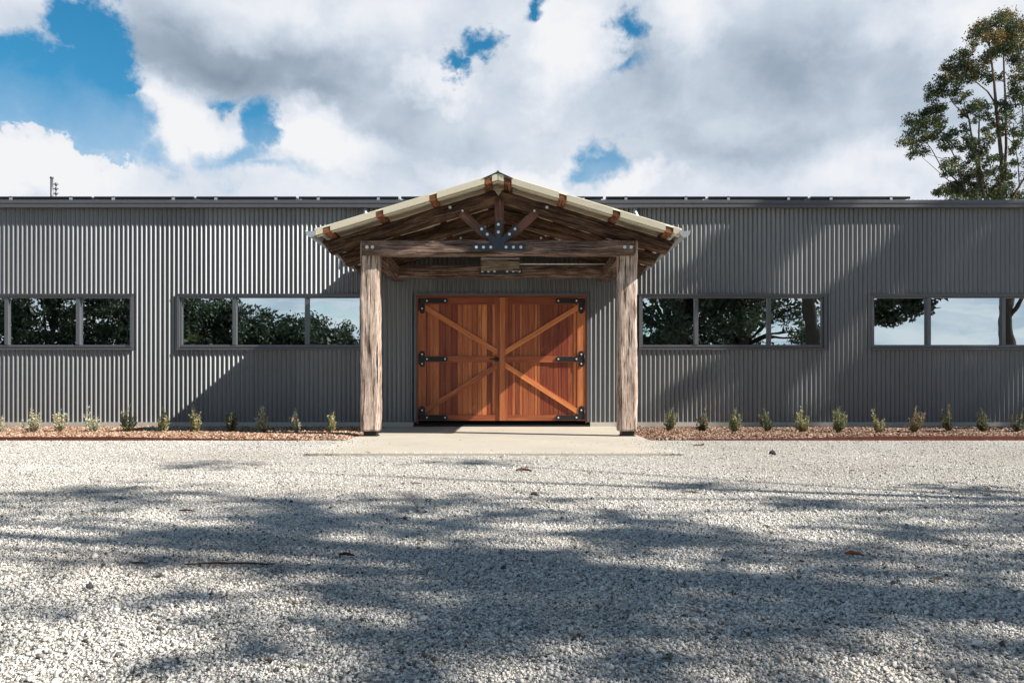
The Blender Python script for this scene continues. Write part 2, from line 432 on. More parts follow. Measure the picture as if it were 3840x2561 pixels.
def make_world():
    w = bpy.data.worlds.new('World'); SC.world = w; w.use_nodes = True
    t = w.node_tree; t.nodes.clear()
    out = N(t, 'ShaderNodeOutputWorld'); bg = N(t, 'ShaderNodeBackground'); L(t, bg.outputs[0], out.inputs[0])
    bg.inputs['Strength'].default_value = 0.064
    sky = N(t, 'ShaderNodeTexSky'); sky.sky_type = 'NISHITA'; sky.sun_disc = False
    sky.sun_elevation = math.asin(SUN.z); sky.sun_rotation = math.atan2(SUN.x, SUN.y)
    sky.air_density = 1.0; sky.dust_density = 0.3; sky.ozone_density = 2.5
    hs = N(t, 'ShaderNodeHueSaturation'); hs.inputs['Saturation'].default_value = 1.38; hs.inputs['Value'].default_value = 1.25; hs.inputs['Hue'].default_value = 0.482; L(t, sky.outputs[0], hs.inputs['Color'])
    tc = N(t, 'ShaderNodeTexCoord'); d0 = tc.outputs['Generated']
    nz = noise_tex(t, d0, 5.5, 8, 0.6); nz2 = noise_tex(t, mapping(t, d0, (1, 1, 1), (5, 2, 3)), 17, 6, 0.65)
    def sub(c): 
        v = N(t, 'ShaderNodeVectorMath', operation='SUBTRACT'); L(t, c, v.inputs[0]); v.inputs[1].default_value = (0.5, 0.5, 0.5); return v.outputs[0]
    w1 = N(t, 'ShaderNodeVectorMath', operation='MULTIPLY_ADD'); L(t, sub(nz.outputs['Color']), w1.inputs[0]); w1.inputs[1].default_value = (0.20, 0.20, 0.20); L(t, d0, w1.inputs[2])
    w2 = N(t, 'ShaderNodeVectorMath', operation='MULTIPLY_ADD'); L(t, sub(nz2.outputs['Color']), w2.inputs[0]); w2.inputs[1].default_value = (0.055, 0.055, 0.055); L(t, w1.outputs[0], w2.inputs[2])
    dv = w2.outputs[0]
    soft = N(t, 'ShaderNodeVectorMath', operation='MULTIPLY_ADD'); L(t, sub(nz.outputs['Color']), soft.inputs[0]); soft.inputs[1].default_value = (0.12, 0.12, 0.12); L(t, d0, soft.inputs[2])
    def blob(X, Y, rx, ry, vec, power=1.0):
        """1 at centre, 0 at the rim; X,Y,rx,ry in full-res pixels but turned into a direction"""
        c = Vector(((X - 1920) / F, 1.0, (1450 - Y) / F)); ln = c.length; c.normalize()
        s = N(t, 'ShaderNodeVectorMath', operation='SUBTRACT'); L(t, vec, s.inputs[0]); s.inputs[1].default_value = c
        k = N(t, 'ShaderNodeVectorMath', operation='MULTIPLY'); L(t, s.outputs[0], k.inputs[0])
        k.inputs[1].default_value = (F / rx * ln, 1.2, F / ry * ln)
        l = N(t, 'ShaderNodeVectorMath', operation='LENGTH'); L(t, k.outputs[0], l.inputs[0])
        return M(t, 'SUBTRACT', 1.0, l.outputs['Value'], clamp=True)
    def union(lst, vec):
        acc = None
        for b in lst:
            v = M(t, 'MULTIPLY', blob(b[0], b[1], b[2], b[3], vec), b[4] if len(b) > 4 else 1.0)
            acc = v if acc is None else M(t, 'MAXIMUM', acc, v)
        return acc
    holes = union([(230, 640, 260, 90, .9), (1000, 700, 260, 60, .5), (100, 430, 420, 240, 2.0), (330, 230, 170, 190, 1.7), (40, 330, 260, 130), (330, 560, 230, 150, .9), (520, 640, 150, 90, .7),
                   (985, 520, 100, 160, 1.2), (900, 640, 190, 80, .8), (830, 350, 100, 50, .6), (1150, 700, 120, 60, .35),
                   (2200, 640, 170, 95, 1.0), (2150, 580, 70, 70, .6), (1775, 195, 95, 70, 1.0), (1700, 250, 90, 50, .8), (1975, 80, 80, 60, .8), (2050, 5, 80, 60, .8),
                   (2345, 195, 75, 75, .75), (2330, 320, 90, 50, .5), (2590, 0, 90, 50, .7), (230, 20, 120, 60, .55)], dv)
    hm = ramp(t, [(0.0, 0), (0.62, 1)], holes); hm.color_ramp.interpolation = 'EASE'
    front_cloud = ramp(t, [(0.05, 0), (0.12, 1)], union([(60, 760, 300, 215), (250, 800, 260, 180), (-150, 700, 250, 200)], dv)).outputs[0]
    sp0 = N(t, 'ShaderNodeSeparateXYZ'); L(t, dv, sp0.inputs[0])
    veil = ramp(t, [(0.22, 0.55), (0.32, 1.0)], sp0.outputs[2]).outputs[0]
    hole = M(t, 'MULTIPLY', M(t, 'MULTIPLY', hm.outputs[0], veil), M(t, 'SUBTRACT', 1.0, front_cloud))
    # behind the camera: looser cloud with broken blue
    sp = N(t, 'ShaderNodeSeparateXYZ'); L(t, d0, sp.inputs[0])
    back = ramp(t, [(0.0, 1), (0.2, 0)], M(t, 'ADD', sp.outputs[1], 0.1)).outputs[0]
    bn = noise_tex(t, mapping(t, d0, (2.0, 2.0, 7.0)), 1.6, 7, 0.6)
    bh = ramp(t, [(0.50, 0), (0.60, 1)], bn.outputs[0]).outputs[0]
    hole = M(t, 'MAXIMUM', hole, M(t, 'MULTIPLY', bh, M(t, 'MULTIPLY', back, 0.8)))
    # cloud brightness
    cn = noise_tex(t, mapping(t, d0, (1, 1, 1.5), (1, 9, 4)), 4.2, 7, 0.55)
    darks = union([(850, 240, 620, 230, 1.5), (620, 120, 350, 200, 1.0), (1150, 340, 330, 130, 1.0), (1830, 520, 230, 70, .2), (1430, 440, 300, 110, .3),
                   (2950, 250, 500, 350, .75), (2750, 560, 600, 130, .75), (3300, 380, 350, 300, .45), (90, 120, 240, 130, .5), (2450, 330, 250, 300, .5)], soft.outputs[0])
    whites = union([(560, 470, 300, 190, 1.3), (1250, 560, 330, 120, 1.1), (1640, 300, 170, 100, 1.0), (2130, 180, 240, 240, 1.4), (60, 680, 330, 150, 1.2), (2560, 120, 220, 170, .8),
                    (1900, 640, 350, 110, 1.2), (1250, 60, 500, 160, .55), (2350, 690, 140, 80, 1.2), (3300, 620, 400, 160, .7), (3500, 60, 400, 120, .6)], dv)
    b = M(t, 'MULTIPLY_ADD', cn.outputs[0], 0.95, 0.27)
    cn2 = noise_tex(t, mapping(t, d0, (1, 1, 1.3), (3, 4, 8)), 15, 6, 0.6, 0.4)
    b = M(t, 'ADD', b, M(t, 'MULTIPLY_ADD', cn2.outputs[0], 0.30, -0.15))
    bk2 = noise_tex(t, mapping(t, d0, (3.5, 3.5, 16), (2, 1, 0)), 1.5, 7, 0.6, 0.6)
    b = M(t, 'ADD', b, M(t, 'MULTIPLY', back, M(t, 'MULTIPLY_ADD', bk2.outputs[0], 2.6, -1.18)))
    b = M(t, 'SUBTRACT', b, M(t, 'MULTIPLY', darks, 0.47))
    b = M(t, 'ADD', b, M(t, 'MULTIPLY', M(t, 'MINIMUM', whites, 0.8), 0.42))
    col = ramp(t, [(0.05, (1.9, 2.4, 3.2)), (0.35, (3.2, 3.9, 4.8)), (0.62, (5.4, 6.1, 7.0)), (0.85, (7.4, 7.7, 8.3)), (1.0, (8.3, 8.4, 8.6))], b).outputs[0]
    mx = mixc(t, hole, col, hs.outputs[0])
    # brighten the low sky a little, as thin haze does
    # clear deep sky overhead and high behind the camera
    up = M(t, 'MULTIPLY', M(t, 'SUBTRACT', M(t, 'ADD', sp.outputs[2], M(t, 'MULTIPLY', nz.outputs[0], 0.12)), 0.56), 5.0, clamp=True)
    upb = M(t, 'MULTIPLY', M(t, 'MULTIPLY', M(t, 'SUBTRACT', M(t, 'ADD', sp.outputs[2], M(t, 'MULTIPLY', nz.outputs[0], 0.15)), 0.30), 5.0, clamp=True), back)
    mx = mixc(t, M(t, 'MULTIPLY', M(t, 'MAXIMUM', up, upb), 0.93), mx, mixc(t, 1.0, hs.outputs[0], (0.52, 0.62, 0.64), 'MULTIPLY'))
    L(t, mx, bg.inputs['Color'])
make_world()

# ------------------------------------------------------------------ ground
def sheet(name, x0, x1, y0, y1, z, mat, th=None):
    b = MB()
    if th: b.box((x0, y0, z - th), (x1, y1, z))
    else:
        b.v += [Vector((x0, y0, z)), Vector((x1, y0, z)), Vector((x1, y1, z)), Vector((x0, y1, z))]; b.face([0, 1, 2, 3])
    return b.build(name, mat)
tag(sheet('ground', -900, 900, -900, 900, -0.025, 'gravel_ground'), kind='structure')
tag(sheet('added_grass', -900, 900, -900, -19, -0.020, 'added_grass_field'), kind='structure')  # unseen dark ground, added to reduce light bounced onto wall and porch
tag(sheet('added_grass', -900, 900, 10.5, 900, -0.020, 'added_grass_field'), kind='structure')
# entrance slab, gently edged
b = MB(); b.box((XC - 1.87, -5.05, -0.06), (XC + 1.88, 0.06, 0.0))
tag(b.build('path', 'slab_concrete'), kind='structure')

# gravel stones near the camera: real pebbles, one uncountable mass
def stones():
    rng = np.random.default_rng(5)
    pts = []
    def area(D0, D1, dens):
        n = int(0.76 * (D1 ** 2 - D0 ** 2) * dens)
        D = np.sqrt(rng.uniform(D0 ** 2, D1 ** 2, n)); x = rng.uniform(-0.76, 0.76, n) * D
        return np.stack([x, D - CAM_D], 1)
    def rect(x0, x1, y0, y1, dens):
        n = int((x1 - x0) * (y1 - y0) * dens); return np.stack([rng.uniform(x0, x1, n), rng.uniform(y0, y1, n)], 1)
    def spill(cx, sg, n):      # gravel kicked over the sides and front of the slab
        x = cx + sg * np.abs(rng.normal(0, 0.16, n)) * -1; return np.stack([x, -5.06 + rng.random(n) ** 1.6 * 2.0], 1)
    P0 = [area(1.35, 3.2, 14500), area(3.2, 4.8, 10500), area(4.8, 6.6, 5200), area(6.6, 7.5, 2600)]
    P0 += [rect(-8.2, XC - 1.88, -5.1, -2.95, 3000), rect(XC + 1.89, 8.2, -5.1, -2.95, 3000)]
    n_g = sum(len(p) for p in P0)
    SP = [spill(XC - 1.87, -1, 1500), spill(XC + 1.88, 1, 1700), np.stack([rng.uniform(XC - 1.8, XC + 1.8, 900), -5.05 + np.abs(rng.normal(0, 0.07, 900))], 1)]
    pts = np.concatenate(P0 + SP)
    n = len(pts)
    base = np.array([[1, 0, 0], [0, 1, 0], [-1, 0, 0], [0, -1, 0], [0, 0, 1], [0, 0, -1], ], float)
    faces = np.array([[0, 1, 4], [1, 2, 4], [2, 3, 4], [3, 0, 4], [1, 0, 5], [2, 1, 5], [3, 2, 5], [0, 3, 5]])
    s = np.exp(rng.normal(math.log(0.0042), 0.36, n))
    jit = rng.uniform(0.7, 1.35, (n, 6, 1)); V = base[None] * jit + rng.normal(0, 0.12, (n, 6, 3))
    V *= (s[:, None, None] * np.stack([np.ones(n), rng.uniform(.6, 1, n), rng.uniform(.4, .75, n)], 1)[:, None, :])
    # random rotation
    q = rng.normal(size=(n, 4)) * np.array([1, .35, .35, 1]); q /= np.linalg.norm(q, axis=1, keepdims=True)
    w, x, y, z = q.T
    Rm = np.stack([np.stack([1 - 2 * (y * y + z * z), 2 * (x * y - z * w), 2 * (x * z + y * w)], 1),
                   np.stack([2 * (x * y + z * w), 1 - 2 * (x * x + z * z), 2 * (y * z - x * w)], 1),
                   np.stack([2 * (x * z - y * w), 2 * (y * z + x * w), 1 - 2 * (x * x + y * y)], 1)], 1)
    V = np.einsum('nij,nkj->nki', Rm, V)
    V[:, :, 0] += pts[:, None, 0]; V[:, :, 1] += pts[:, None, 1]
    zb = np.where(np.arange(n) >= n_g, 0.0, -0.025); V[:, :, 2] += (zb + s * rng.uniform(0.05, 0.75, n))[:, None]
    g = rng.uniform(0, 1, n)
    val = np.interp(g, [0, .09, .20, .44, 1], [.06, .20, .48, .66, .80])
    warm = rng.normal(0, 0.02, n)
    big = np.array([noise.noise(Vector((a * 0.55, b_ * 1.1, 4.0))) + .5 * noise.noise(Vector((a * 2.3, b_ * 3.1, 9.0))) for a, b_ in pts.tolist()])
    val = val * (1 + 0.20 * np.clip(big, -1, .6)); warm = warm + 0.035 * np.clip(-big, 0, 1)
    tint = np.stack([val * (1.0 + warm), val * 0.972, val * (0.915 - warm)], 1).clip(0, 1)
    Fc = (faces[None] + (np.arange(n) * 6)[:, None, None]).reshape(-1, 3)
    o = np_mesh('gravel', V.reshape(-1, 3), Fc, 3, np.repeat(tint, 8, 0), 'gravel_stone')
    tag(o, 'pale crushed stone gravel with dark flecks spread over the foreground', 'gravel', kind='stuff')
stones()

def litter():
    rng = np.random.default_rng(11); n = 1500
    D = np.sqrt(rng.uniform(1.7 ** 2, 9.4 ** 2, n)); x = rng.uniform(-.74, .74, n) * D; y = D - CAM_D
    # most of it gathers in loose drifts
    keep = np.array([noise.noise(Vector((a * .8, b_ * 1.6, 3))) + rng.uniform(-.25, .35) > 0.05 for a, b_ in zip(x, y)]); x, y = x[keep], y[keep]; n = len(x)
    L_ = np.exp(rng.normal(math.log(0.011), .45, n)); W_ = L_ * rng.uniform(.18, .5, n); a = rng.uniform(0, 6.28, n); ti = rng.normal(0, .25, n)
    d = np.stack([np.cos(a), np.sin(a), np.zeros(n)], 1); s_ = np.stack([-np.sin(a), np.cos(a), ti], 1)
    on = (np.abs(x - XC) < 1.85) & (y > -5.05); k = ~(on & (rng.random(n) < .8)); 
    c = np.stack([x, y, np.where(on, 0.004, -0.0165)], 1); up = np.array([0, 0, 1.0]) * (L_ * .18)[:, None]
    V = np.stack([c - d * L_[:, None], c + s_ * W_[:, None] + up, c + d * L_[:, None], c - s_ * W_[:, None] + up * .4], 1)[k]
    T = np.array([[.07, .045, .03], [.13, .075, .045], [.03, .028, .026], [.19, .11, .06], [.05, .04, .035]])[rng.integers(0, 5, len(V))]
    o = np_mesh('leaf_litter', V.reshape(-1, 3), np.arange(len(V) * 4).reshape(-1, 4), 4, T, 'mulch_chip')
    tag(o, 'tiny brown leaf and bark flecks strewn over the pale gravel', 'leaf litter', kind='stuff')
litter()

# ------------------------------------------------------------------ the shed
shed = empty('shed_building', (0, 4, 0))
tag(shed, 'long low shed clad in dark grey corrugated steel with ribbon windows and timber doors', 'building')
X0, X1 = -15.0, 15.0
Z0, Z1 = 0.072, 3.63
def wx(p): return (p - 1920) / 226.0
def wz(p): return CAM_H + (1450 - p) / 226.0
WINS = [(wx(-200), wx(500)), (wx(665), wx(1363)), (wx(2396), wx(3098)), (wx(3265), wx(3965))]
MULL = [(wx(24), wx(292)), (wx(879), wx(1150)), (wx(2612), wx(2885)), (wx(3484), wx(3764))]
WZ0, WZ1 = 1.270, 2.185
DX0, DX1, DZ1 = -1.615, 1.275, 2.205

def cladding():
    pitch, amp = 0.0762, 0.0124
    nseg = 12; n = int((X1 - X0) / pitch * nseg); dx = (X1 - X0) / n
    b = MB(); holes = [(a + 0.02, c - 0.02, WZ0 + 0.02, WZ1 - 0.02) for a, c in WINS] + [(DX0 + 0.02, DX1 - 0.02, -1, DZ1 - 0.02)]
    cols = {}
    rr = random.Random(3)
    # sheets are 10 corrugations wide; each sits a hair differently
    sheet_off = [rr.uniform(-0.0028, 0.0028) for _ in range(60)]
    def yy(x):
        s = int((x - X0) / (pitch * 10)); return 0.009 - amp * math.cos(2 * math.pi * (x - X0) / pitch) + sheet_off[s % 60]
    def vert(i, z):
        k = (i, round(z, 4))
        if k not in cols:
            x = X0 + i * dx; b.v.append(Vector((x, yy(x), z))); cols[k] = len(b.v) - 1
        return cols[k]
    for i in range(n):
        xm = X0 + (i + 0.5) * dx; iv = [(Z0, Z1)]
        for (a, c, z0, z1) in holes:
            if a < xm < c:
                iv = [(Z0, z0), (z1, Z1)] if z0 > Z0 else [(z1, Z1)]
        for z0, z1 in iv:
            b.face([vert(i, z0), vert(i + 1, z0), vert(i + 1, z1), vert(i, z1)], None, (0, 0, 0), True)
    return b.build('wall', 'cladding_paint', shed, (0, 0, 0))
cladding()
# small roofing screws in rows on the cladding
b = MB()
# inside of the shed, sides, back
b = MB()
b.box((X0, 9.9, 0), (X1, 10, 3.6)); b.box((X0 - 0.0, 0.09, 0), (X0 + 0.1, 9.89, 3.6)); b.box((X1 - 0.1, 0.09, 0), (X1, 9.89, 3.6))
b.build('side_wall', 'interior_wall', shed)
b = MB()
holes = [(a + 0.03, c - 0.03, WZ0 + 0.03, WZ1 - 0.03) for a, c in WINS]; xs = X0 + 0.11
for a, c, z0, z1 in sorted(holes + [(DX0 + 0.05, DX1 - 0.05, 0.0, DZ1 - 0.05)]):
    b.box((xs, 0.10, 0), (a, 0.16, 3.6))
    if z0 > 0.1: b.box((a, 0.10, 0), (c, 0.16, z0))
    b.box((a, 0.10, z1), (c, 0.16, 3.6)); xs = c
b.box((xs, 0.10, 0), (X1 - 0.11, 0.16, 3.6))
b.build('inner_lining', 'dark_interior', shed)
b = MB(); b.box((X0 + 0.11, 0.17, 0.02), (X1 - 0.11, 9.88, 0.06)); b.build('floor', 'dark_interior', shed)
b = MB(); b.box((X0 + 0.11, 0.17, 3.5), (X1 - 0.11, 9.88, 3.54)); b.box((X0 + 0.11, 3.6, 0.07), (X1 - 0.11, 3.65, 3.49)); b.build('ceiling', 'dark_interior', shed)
b = MB(); b.box((X0, -0.012, -0.10), (DX0 - 0.02, 0.09, Z0 + 0.0)); b.box((DX1 + 0.02, -0.012, -0.10), (X1, 0.09, Z0 + 0.0)); b.build('plinth', 'plinth_concrete', shed)
b = MB(); b.box((DX0 - 0.02, -0.03, -0.04), (DX1 + 0.02, 0.09, 0.028)); b.build('threshold', 'black_iron', shed)
# roof, corrugated along the slope
b = MB(); n = 800
for i in range(n + 1):
    x = X0 - 0.1 + (X1 - X0 + 0.2) * i / n; h = 0.010 * math.cos(i * math.pi)
    b.v += [Vector((x, -0.03, 3.745 + h)), Vector((x, 5.0, 4.35 + h)), Vector((x, 10.2, 3.7 + h))]
for i in range(n):
    for k in range(2):
        b.face([i * 3 + k, (i + 1) * 3 + k, (i + 1) * 3 + k + 1, i * 3 + k + 1])
b.build('roof', 'ridge_metal', shed)
# quad gutter with pressed bands
prof = [(0.0, 3.613), (-0.098, 3.605), (-0.104, 3.612), (-0.106, 3.650), (-0.094, 3.658), (-0.094, 3.672), (-0.106, 3.680), (-0.108, 3.722), (-0.100, 3.732), (-0.092, 3.730), (-0.094, 3.716), (-0.090, 3.63), (-0.006, 3.63), (-0.002, 3.73), (0.0, 3.73)]
def gutter_run(xa, xb, name):
    b = MB(); b.extrude([(0, p[0], p[1]) for p in prof], [(xa, 0, 0), (xb, 0, 0)]); return b.build(name, 'trim_paint', shed)
jx = [X0 - 0.1, wx(237), wx(1650), wx(3440), X1 + 0.1]
for a, c in zip(jx[:-1], jx[1:]): gutter_run(a + 0.002, c - 0.002, 'gutter')
for x in jx[1:-1]:
    b = MB(); b.extrude([(0, (p[0] - 0.003) if p[0] < -0.09 else p[0], p[1] - (0.003 if p[1] < 3.62 else 0)) for p in prof], [(x - 0.012, 0, 0), (x + 0.012, 0, 0)]); b.build('gutter_joiner', 'trim_paint', shed)
# flashing over cladding top
# windows
def window(a, c, m1, m2, seed):
    rr = random.Random(seed)
    f = MB(); y0 = -0.022
    f.box((a, y0, WZ1 - 0.034), (c, 0.085, WZ1))                    # head
    f.box((a - 0.012, y0 - 0.012, WZ1 + 0.002), (c + 0.012, 0.01, WZ1 + 0.014))   # head flashing
    f.box((a, y0, WZ0 + 0.036), (a + 0.040, 0.085, WZ1 - 0.036)); f.box((c - 0.040, y0, WZ0 + 0.036), (c, 0.085, WZ1 - 0.036))
    w = f.build('window', 'trim_paint', shed, (a, 0, WZ0))
    s = MB()
    s.hexa([(a - 0.004, -0.034, WZ0), (c + 0.004, -0.034, WZ0), (c + 0.004, 0.08, WZ0), (a - 0.004, 0.08, WZ0),
            (a - 0.004, -0.034, WZ0 + 0.028), (c + 0.004, -0.034, WZ0 + 0.028), (c + 0.004, 0.08, WZ0 + 0.034), (a - 0.004, 0.08, WZ0 + 0.034)])
    s.build('sill', 'trim_paint', w)
    s = MB()
    s.box((a + 0.042, 0.012, WZ0 + 0.037), (c - 0.042, 0.07, WZ0 + 0.085))
    s.box((a + 0.042, 0.004, WZ0 + 0.052), (c - 0.042, 0.0115, WZ0 + 0.062))
    s.box((a + 0.042, 0.012, WZ1 - 0.052), (c - 0.042, 0.07, WZ1 - 0.036))
    s.box((a + 0.042, 0.012, WZ0 + 0.087), (a + 0.066, 0.07, WZ1 - 0.054)); s.box((c - 0.066, 0.012, WZ0 + 0.087), (c - 0.042, 0.07, WZ1 - 0.054))
    s.build('frame', 'trim_paint', w)
    edges = [a + 0.066, m1, m2, c - 0.066]
    for m_ in (m1, m2):
        s = MB(); s.box((m_ - 0.030, -0.004, WZ0 + 0.087), (m_ + 0.030, 0.068, WZ1 - 0.054)); s.build('mullion', 'trim_paint', w)
    for i in range(3):
        e0 = edges[i] + (0.030 if i else 0); e1 = edges[i + 1] - (0.030 if i < 2 else 0)
        zc0, zc1 = WZ0 + 0.085, WZ1 - 0.052; yb = 0.046 if i != 1 else 0.034
        ty, tx = rr.uniform(-0.0015, 0.0015), rr.uniform(-0.002, 0.002)
        s = MB()
        s.v += [Vector((e0, yb - tx - ty, zc0)), Vector((e1, yb + tx - ty, zc0)), Vector((e1, yb + tx + ty, zc1)), Vector((e0, yb - tx + ty, zc1))]
        s.face([0, 1, 2, 3]); s.build('pane', 'window_glass', w)
    return w
for i, ((a, c), (m1, m2)) in enumerate(zip(WINS, MULL)): window(a, c, m1, m2, 30 + i)
# white blind edge inside the second window
b = MB(); b.box((wx(688), 0.17, WZ0 + 0.1), (wx(693), 0.20, WZ1 - 0.1)); b.build('blind', 'off_white', shed)

# door opening trim
b = MB()
b.box((DX0 - 0.01, -0.026, Z0 + 0.002), (DX0 + 0.034, 0.05, DZ1 - 0.036)); b.box((DX1 - 0.034, -0.026, Z0 + 0.002), (DX1 + 0.01, 0.05, DZ1 - 0.036)); b.box((DX0 - 0.01, -0.026, DZ1 - 0.034), (DX1 + 0.01, 0.05, DZ1 + 0.008))
b.build('door_surround', 'trim_paint', shed)
# timber jamb
b = MB(); tj = (0.15, .3, .6)
b.box((DX0 + 0.036, -0.012, 0.05), (DX0 + 0.058, 0.06, DZ1 - 0.062), tj); b.box((DX1 - 0.058, -0.012, 0.05), (DX1 - 0.036, 0.06, DZ1 - 0.062), tj); b.box((DX0 + 0.036, -0.012, DZ1 - 0.060), (DX1 - 0.036, 0.06, DZ1 - 0.036), tj)
b.build('door_jamb', 'door_wood', shed)

def dl(u, v): return (-2.832 + u / 432.2, 3.182 - v / 432.2)
def door(left, seed):
    rr = random.Random(seed)
    xa, xb = (DX0 + 0.060, -0.178) if left else (-0.172, DX1 - 0.060)
    zb, zt = 0.098, DZ1 - 0.066
    def tint(v=None): return (min(1, max(0.02, rr.random() if v is None else v)), rr.random(), rr.random())
    body = MB()
    # vertical tongue and groove boards
    x = xa + 0.004
    k = 0
    while x < xb - 0.02:
        w_ = rr.choice((0.052, 0.088, 0.105, 0.07)); x2 = min(x + w_, xb - 0.004)
        v = rr.choice((0.0, 0.05, 0.15, 0.3, 0.55, 0.9, 0.45, 0.08))
        body.box((x, 0.020 + rr.uniform(-0.0012, .0012), zb + 0.004), (x2 - 0.0065, 0.045, zt - 0.004), tint(v), 2); x = x2; k += 1
    body.box((xa + 0.005, 0.032, zb + 0.006), (xb - 0.005, 0.0445, zt - 0.006), (0.02, .1, .1))
    leaf = body.build('door_leaf', 'door_wood', shed, (xa, 0, zb))
    fr = MB(); sw = 0.13
    hx = xa if left else xb; mx_ = xb if left else xa
    ys, yf = -0.006, 0.0185
    if left:
        fr.box((xa, ys, zb), (xa + sw, yf, zt), tint(0.35), 2); fr.box((xb - 0.10, ys, zb), (xb, yf, zt), tint(0.22), 2); ra, rb = xa + sw + 0.002, xb - 0.102
    else:
        fr.box((xb - sw, ys, zb), (xb, yf, zt), tint(0.6), 2); fr.box((xa, ys, zb), (xa + 0.10, yf, zt), tint(0.3), 2); ra, rb = xa + 0.102, xb - sw - 0.002
    fr.box((ra, ys + .001, zt - 0.115), (rb, yf, zt), tint(0.12), 0); fr.box((ra, ys + .001, zb), (rb, yf, zb + 0.095), tint(0.25), 0)
    fr.box((ra, ys + .001, 1.065), (rb, yf, 1.168), tint(0.3), 0)
    fr.build('door_frame', 'door_wood', leaf)
    # braces: parallelogram boards with ends cut on the rails
    def brace(xA, zA, xB, zB, w_, v):
        m = MB(); h = w_ / math.cos(math.atan2(abs(zB - zA), abs(xB - xA)))
        y0_, y1_ = -0.009, 0.0180
        m.hexa([(xA, y0_, zA - h / 2), (xB, y0_, zB - h / 2), (xB, y1_, zB - h / 2), (xA, y1_, zA - h / 2), (xA, y0_, zA + h / 2), (xB, y0_, zB + h / 2), (xB, y1_, zB + h / 2), (xA, y1_, zA + h / 2)], tint(v), 0)
        return m.build('brace', 'door_wood', leaf)
    if left:
        brace(xa + sw - 0.01, zt - 0.165, xb - 0.07, 1.235, 0.082, 0.75); brace(xa + sw - 0.01, zb + 0.17, xb - 0.07, 1.005, 0.082, 0.32)
    else:
        brace(xb - sw + 0.01, zt - 0.165, xa + 0.06, 1.235, 0.082, 0.85); brace(xb - sw + 0.01, zb + 0.15, xa + 0.06, 1.015, 0.082, 1.0)
    # strap hinges
    sgn = 1 if left else -1; x_h = hx + sgn * 0.022
    def plate(pts, zc0, zc1): pass
    for kind in ('top', 'mid', 'bot'):
        h = MB(); yh0, yh1 = -0.022, -0.0095
        def rect(x0, x1, z0, z1):
            a_, b_ = sorted((x0, x1)); h.box((a_, yh0, z0), (b_, yh1, z1))
        def disc(xc, zc, r_): h.tube([(xc, yh0 - .0005, zc), (xc, yh1, zc)], r_, 18, smooth=False)
        xs0, xs1 = x_h + sgn * 0.0, x_h + sgn * 0.46
        if kind == 'top': zc = zt - 0.058; leg = (zt - 0.225, zt - 0.016); bolts = [(0.125, zc), (0.425, zc), (0.045, zt - 0.185)]
        elif kind == 'mid': zc = 1.118; leg = (1.03, 1.21); bolts = [(0.125, zc), (0.425, zc), (0.045, 1.196), (0.045, 1.04)]
        else: zc = zb + 0.052; leg = (zb + 0.012, zb + 0.20); bolts = [(0.125, zc), (0.425, zc), (0.045, zb + 0.175)]
        rect(x_h + sgn * 0.09, x_h + sgn * 0.43, zc - 0.040, zc + 0.040); disc(x_h + sgn * 0.43, zc, 0.040)
        rect(x_h, x_h + sgn * 0.088, leg[0], leg[1])
        if kind == 'mid': disc(x_h + sgn * 0.044, 1.21, 0.044); disc(x_h + sgn * 0.044, 1.03, 0.044)
        if kind == 'top': disc(x_h + sgn * 0.044, leg[0], 0.044)
        if kind == 'bot': disc(x_h + sgn * 0.044, leg[1], 0.044)
        h.tube([(x_h - sgn * 0.006, -0.024, leg[0] + 0.01), (x_h - sgn * 0.006, -0.024, leg[1] - 0.01)], 0.010, 10)
        ho = h.build('hinge', 'black_iron', leaf)
        for (bx_, bz_) in bolts:
            P = Vector((x_h + sgn * bx_, yh0, bz_)); B = MB(); B.tube([P, P + Vector((0, -0.010, 0))], 0.0145, 10)
            B.build('bolt', 'bolt_zinc', leaf, P)
    if left:
        h = MB(); cx, cz = -0.255, 1.115
        h.tube([(cx, -0.008, cz), (cx, -0.020, cz)], 0.038, 20, smooth=False); h.tube([(cx, -0.018, cz), (cx, -0.065, cz)], 0.013, 12)
        h.tube([(cx + 0.01, -0.065, cz), (cx - 0.115, -0.068, cz)], [0.014, 0.011], 12); h.build('handle', 'black_iron', leaf)
    return leaf
door(True, 4); door(False, 9)
# meeting cover strip belongs to the left leaf
b = MB(); b.box((-0.205, -0.030, 0.100), (-0.112, -0.0075, DZ1 - 0.070), (0.55, .2, .9), 2)
ll = [o for o in shed.children if o.name.startswith('door_leaf')][0]
b.build('cover_strip', 'door_wood', ll)

# downpipe stubs from the main gutter on to the porch roof
for X in (1372, 2379):
    b = MB(); x = wx(X)
    b.tube([(x, -0.05, 3.604), (x, -0.05, 3.54), (x + 0.02, -0.10, 3.47), (x + 0.02, -0.12, 3.0)], 0.034, 14); b.build('downpipe', 'galvanised', shed)

